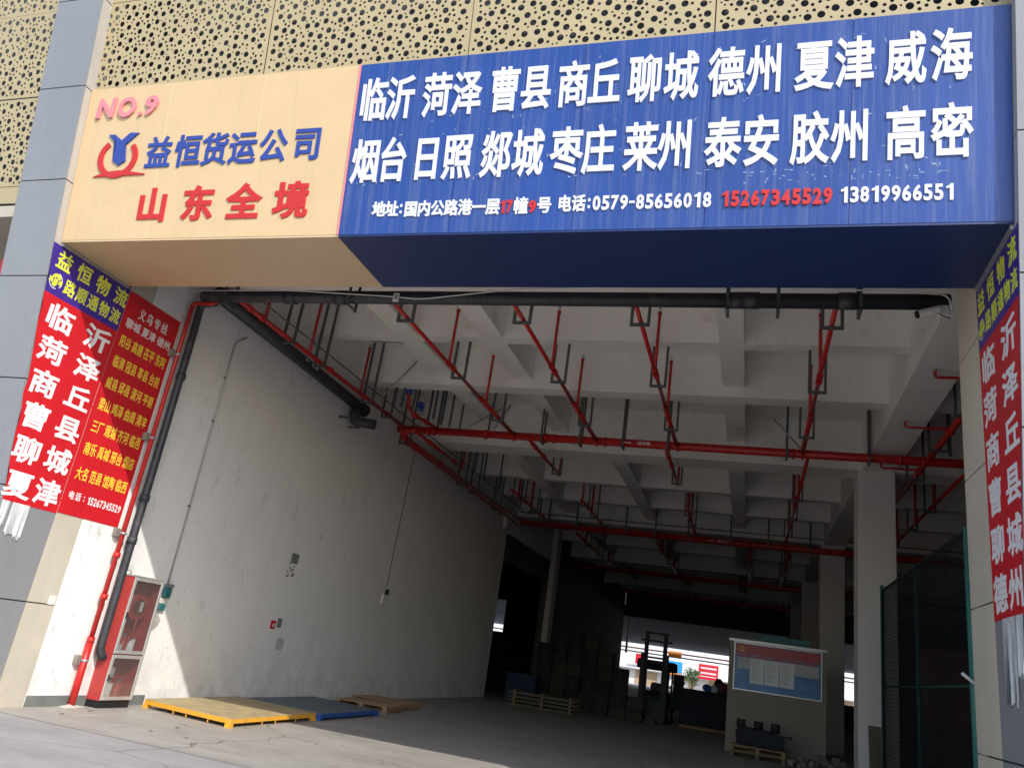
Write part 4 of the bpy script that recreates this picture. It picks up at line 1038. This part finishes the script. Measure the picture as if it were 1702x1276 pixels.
for i, (dx, s_, m, lb_) in enumerate(((.35, .22, 'white_plastic', 'small white bag on top of the dark blue crate'), (.6, .28, 'carton_red', 'red bundle on top of the dark blue crate'), (.05, .18, 'platform_blue', 'small blue bundle on top of the dark blue crate'), (.45, .2, 'dark_metal', 'dark bundle sticking up from the dark blue crate'))):
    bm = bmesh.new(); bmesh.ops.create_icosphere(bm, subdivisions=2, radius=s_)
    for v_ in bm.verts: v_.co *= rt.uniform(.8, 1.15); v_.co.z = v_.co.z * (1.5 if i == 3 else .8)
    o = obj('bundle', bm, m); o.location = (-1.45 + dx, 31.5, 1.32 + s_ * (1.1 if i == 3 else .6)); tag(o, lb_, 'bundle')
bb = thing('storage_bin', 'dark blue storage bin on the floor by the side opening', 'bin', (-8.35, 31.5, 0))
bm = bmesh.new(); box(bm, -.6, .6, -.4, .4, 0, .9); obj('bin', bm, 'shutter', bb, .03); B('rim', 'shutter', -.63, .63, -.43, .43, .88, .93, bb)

bm = bmesh.new(); rl = random.Random(44)
for k_ in range(60):
    x = rl.uniform(-8.8, 1.5); y = rl.uniform(8.5, 24) if k_ % 3 else rl.uniform(9, 12); a = rl.uniform(0, 6.3); l = rl.uniform(.01, .05)
    bm.faces.new([bm.verts.new((x + l * math.cos(a + q) * rl.uniform(.5, 1.2), y + l * math.sin(a + q), .004 + rl.uniform(0, .008))) for q in (0, 1.6, 3.1, 4.7)])
o = obj('litter', bm, 'debris'); o['kind'] = 'stuff'; tag(o, 'small scraps of paper and grit scattered over the concrete floor', 'litter')
for k_, (x, y, l, t_) in enumerate(((-8.3, 9.45, .42, .012), (-8.5, 10.3, .05, .03), (-8.35, 10.9, .5, .010), (-7.6, 9.0, .25, .008))):
    bm = bmesh.new()
    bm.faces.new([bm.verts.new(p) for p in ((x - .02, y - l, .004), (x + t_, y - l * .9, .004), (x + t_ * 1.5, y + l, .004), (x, y + l * .9, .004))])
    tag(obj('paint_mark', bm, 'far_white'), ['worn white paint streak on the floor before the red standpipe', 'small white paint blot on the floor before the fire cabinet', 'long white paint streak on the floor between cabinet and yellow platform', 'faint white paint streak on the floor nearest the camera'][k_], 'paint mark')

# forklift -----------------------------------------------------------
fl = thing('forklift', 'forklift with its mast half raised, dark against the rear doorway', 'forklift', (-3.25, 31.5, 0), (0, 0, R(0)))
for x in (-.42, .42): B('mast_rail', 'dark_metal', x - .085, x + .085, -1.25, -1.12, .1, 2.3, fl, .01)
for x in (-.34, .34): B('mast_rail', 'dark_metal', x - .075, x + .075, -1.11, -1.02, .5, 3.1, fl, .01)
for z in (3.06, 2.78, 2.2, 2.05): B('mast_crossbar', 'dark_metal', -.42 if z != 2.78 else -.56, .42 if z != 2.78 else .56, -1.01, -.96, z - .035, z + .035, fl)
B('mast_crossbar', 'dark_metal', -.5, .5, -1.30, -1.255, .5, .6, fl); B('carriage', 'dark_metal', -.5, .5, -1.36, -1.31, .25, .7, fl)
for x in (-.3, .3):
    bm = bmesh.new(); box(bm, x - .06, x + .06, -1.41, -1.361, .08, .75); box(bm, x - .06, x + .06, -2.4, -1.362, .04, .079); obj('fork', bm, 'dark_metal', fl)
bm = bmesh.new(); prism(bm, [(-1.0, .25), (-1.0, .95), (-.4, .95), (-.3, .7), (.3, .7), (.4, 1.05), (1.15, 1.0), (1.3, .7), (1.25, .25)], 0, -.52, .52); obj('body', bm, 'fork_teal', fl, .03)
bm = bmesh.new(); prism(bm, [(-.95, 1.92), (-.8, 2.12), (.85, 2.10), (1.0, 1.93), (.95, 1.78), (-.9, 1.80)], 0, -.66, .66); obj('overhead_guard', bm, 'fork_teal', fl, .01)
for x in (-.5, .5):
    T('guard_post', 'fork_teal', [(x, -.85, .95), (x, -.7, 1.96)], .035, fl, 8); T('guard_post', 'fork_teal', [(x, .85, 1.0), (x, .8, 1.95)], .035, fl, 8)
B('seat', 'black', -.25, .25, .1, .5, .71, .85, fl, .03); B('seat_back', 'black', -.25, .25, .5, .62, .85, 1.35, fl, .03)
T('steering_column', 'dark_metal', [(0, -.55, .95), (0, -.35, 1.2)], .025, fl, 6)
bm = bmesh.new(); tube(bm, [(.16 * math.cos(a), -.35 + .07 * math.sin(a), 1.21 + .14 * math.sin(a)) for a in [2 * math.pi * i / 16 for i in range(17)]], .014, 6); obj('steering_wheel', bm, 'black', fl)
for x in (-.52, .52):
    for y, r_ in ((-.85, .33), (.95, .26)):
        wl = T('wheel', 'rubber', [(x - .1, y, r_), (x + .1, y, r_)], r_, fl, 18); T('rim', 'white_plastic', [(x - .105, y, r_), (x + .105, y, r_)], r_ * .5, wl, 12)
B('fuel_cabinet', 'fork_teal', .62, .98, -.1, .4, .5, 1.75, fl, .02)

# blue rolled shutter over the side opening
sh = thing('roller_shutter', 'blue roller shutter half lowered over the side opening', 'shutter')
for i in range(9): B('slat', 'shutter', XL - .16, XL - .10 + .02 * (i % 2), 28.95, 36.28, 4.93 + i * .11, 5.035 + i * .11, sh)
bm = bmesh.new(); box(bm, XL - .31, XL + .15, 28.2, 28.88, 6.0, 6.5); 
tag(obj('beam_bracket', bm, 'column'), 'pale concrete corbel at the far top corner of the left wall', 'corbel')

# ================================================================== BEYOND THE REAR DOOR
cp = thing('loading_canopy', 'long grey canopy seen through the rear doorway', 'canopy')
B('roof', 'canopy', -40, 40, 61.4, 121, 5.75, 6.1, cp); B('fascia', 'canopy', -40, 40, 61.32, 61.39, 5.56, 6.4, cp)
T('down_pipe', 'white_plastic', [(-9.1, 64, 3.0), (-9.1, 64, 5.74)], .09, cp, 8)
for x in (-30, -22, 8, 18, 30): B('column', 'far_white', x, x + .6, 119, 119.6, 0, 5.74, cp)
B('edge_beam', 'carton_red', -40, 40, 122, 122.3, 5.05, 5.25, cp); B('edge_beam', 'dark_metal', -40, 40, 122, 122.3, 4.55, 4.72, cp); B('marker', 'orange', -11.2, -9.3, 121.9, 121.99, 4.5, 5.4, cp)
fb_ = thing('shop_building', 'white shop building in full sun beyond the rear doorway', 'building')
B('wall', 'far_white', -70, 50, 140, 150, 0, 14, fb_)
for x in range(-66, 48, 6): B('shop_front', 'far_brown', x, x + 3.6, 139.9, 139.99, 0, 2.2, fb_)
B('awning', 'far_white', -70, 50, 138.6, 139.89, 2.4, 2.6, fb_)
def shop_sign(label, x0, x1, z0, z1, m, txt, tm):
    t = thing('shop_sign', label, 'sign'); B('board', m, x0, x1, 138.3, 138.4, z0, z1, t)
    f_ = lambda u, v, d: (u, 138.29 - d, v)
    n = len(txt)
    for i, ch in enumerate(txt): put(ch, x0 + (x1 - x0) * (i + .5) / n, (z0 + z1) / 2, (x1 - x0) / n * .8, (z1 - z0) * .4, .02, f_, tm, t, .03)
    return t
shop_sign('distant red sign with white characters, rightmost through the rear doorway', -7.7, -4.6, 2.3, 4.6, 'banner_red', '', 'print_white')
for z in (2.7, 3.15, 3.3, 3.9, 4.05): B('print_strip', 'print_white', -7.4, -4.9, 138.28, 138.299, z, z + .1, bpy.data.objects['shop_sign.001'])
shop_sign('distant blue sign through the rear doorway, beside the forklift mast', -12.9, -10.3, 2.6, 4.4, 'sky_blue', '', 'print_white')
B('lower_strip', 'orange', -12.9, -10.3, 138.25, 138.29, 2.3, 2.59)
tag(bpy.data.objects['lower_strip'], 'orange strip under the distant blue sign', 'strip')
shop_sign('distant small red sign at the far left through the rear doorway', -18.0, -16.0, 3.2, 4.8, 'banner_red', '', 'print_white')
tr = thing('street_tree', 'small green tree in front of the distant shops', 'tree', (-8.4, 134, 0))
T('trunk', 'bark', [(0, 0, 0), (.1, 0, 1.2), (0, 0, 2.2)], .12, tr, 8)
bm = bmesh.new(); rt = random.Random(5)
clumps = [(rt.uniform(-.9, .9), rt.uniform(-.7, .7), rt.uniform(1.5, 3.3), rt.uniform(.3, .6)) for _ in range(11)]
for k_ in range(900):
    cx_, cy_, cz_, cr2 = clumps[k_ % 11]
    p = Vector((rt.gauss(cx_, cr2 * .6), rt.gauss(cy_, cr2 * .6), rt.gauss(cz_, cr2 * .55)))
    u = Vector((rt.uniform(-1, 1), rt.uniform(-1, 1), rt.uniform(-1, 1))).normalized() * .13; v_ = u.cross(Vector((rt.uniform(-1, 1), rt.uniform(-1, 1), rt.uniform(-1, 1)))).normalized() * .08
    bm.faces.new([bm.verts.new(p + q) for q in (u, v_, -u, -v_)])
o = obj('crown', bm, 'leaf', tr)

vn = thing('parked_van', 'small pale van parked before the distant shops', 'van', (-10.6, 135, 0))
bm = bmesh.new(); prism(bm, [(-1.6, .35), (-1.6, .95), (-1.1, 1.55), (1.5, 1.6), (1.65, 1.0), (1.65, .35)], 1, -.8, .8); obj('body', bm, 'far_white', vn, .06)
for x in (-1.0, 1.05): T('wheel', 'rubber', [(x, -.82, .3), (x, -.62, .3)], .3, vn, 14)
B('side_window', 'black', -.9, 1.2, -.815, -.802, 1.0, 1.42, vn)
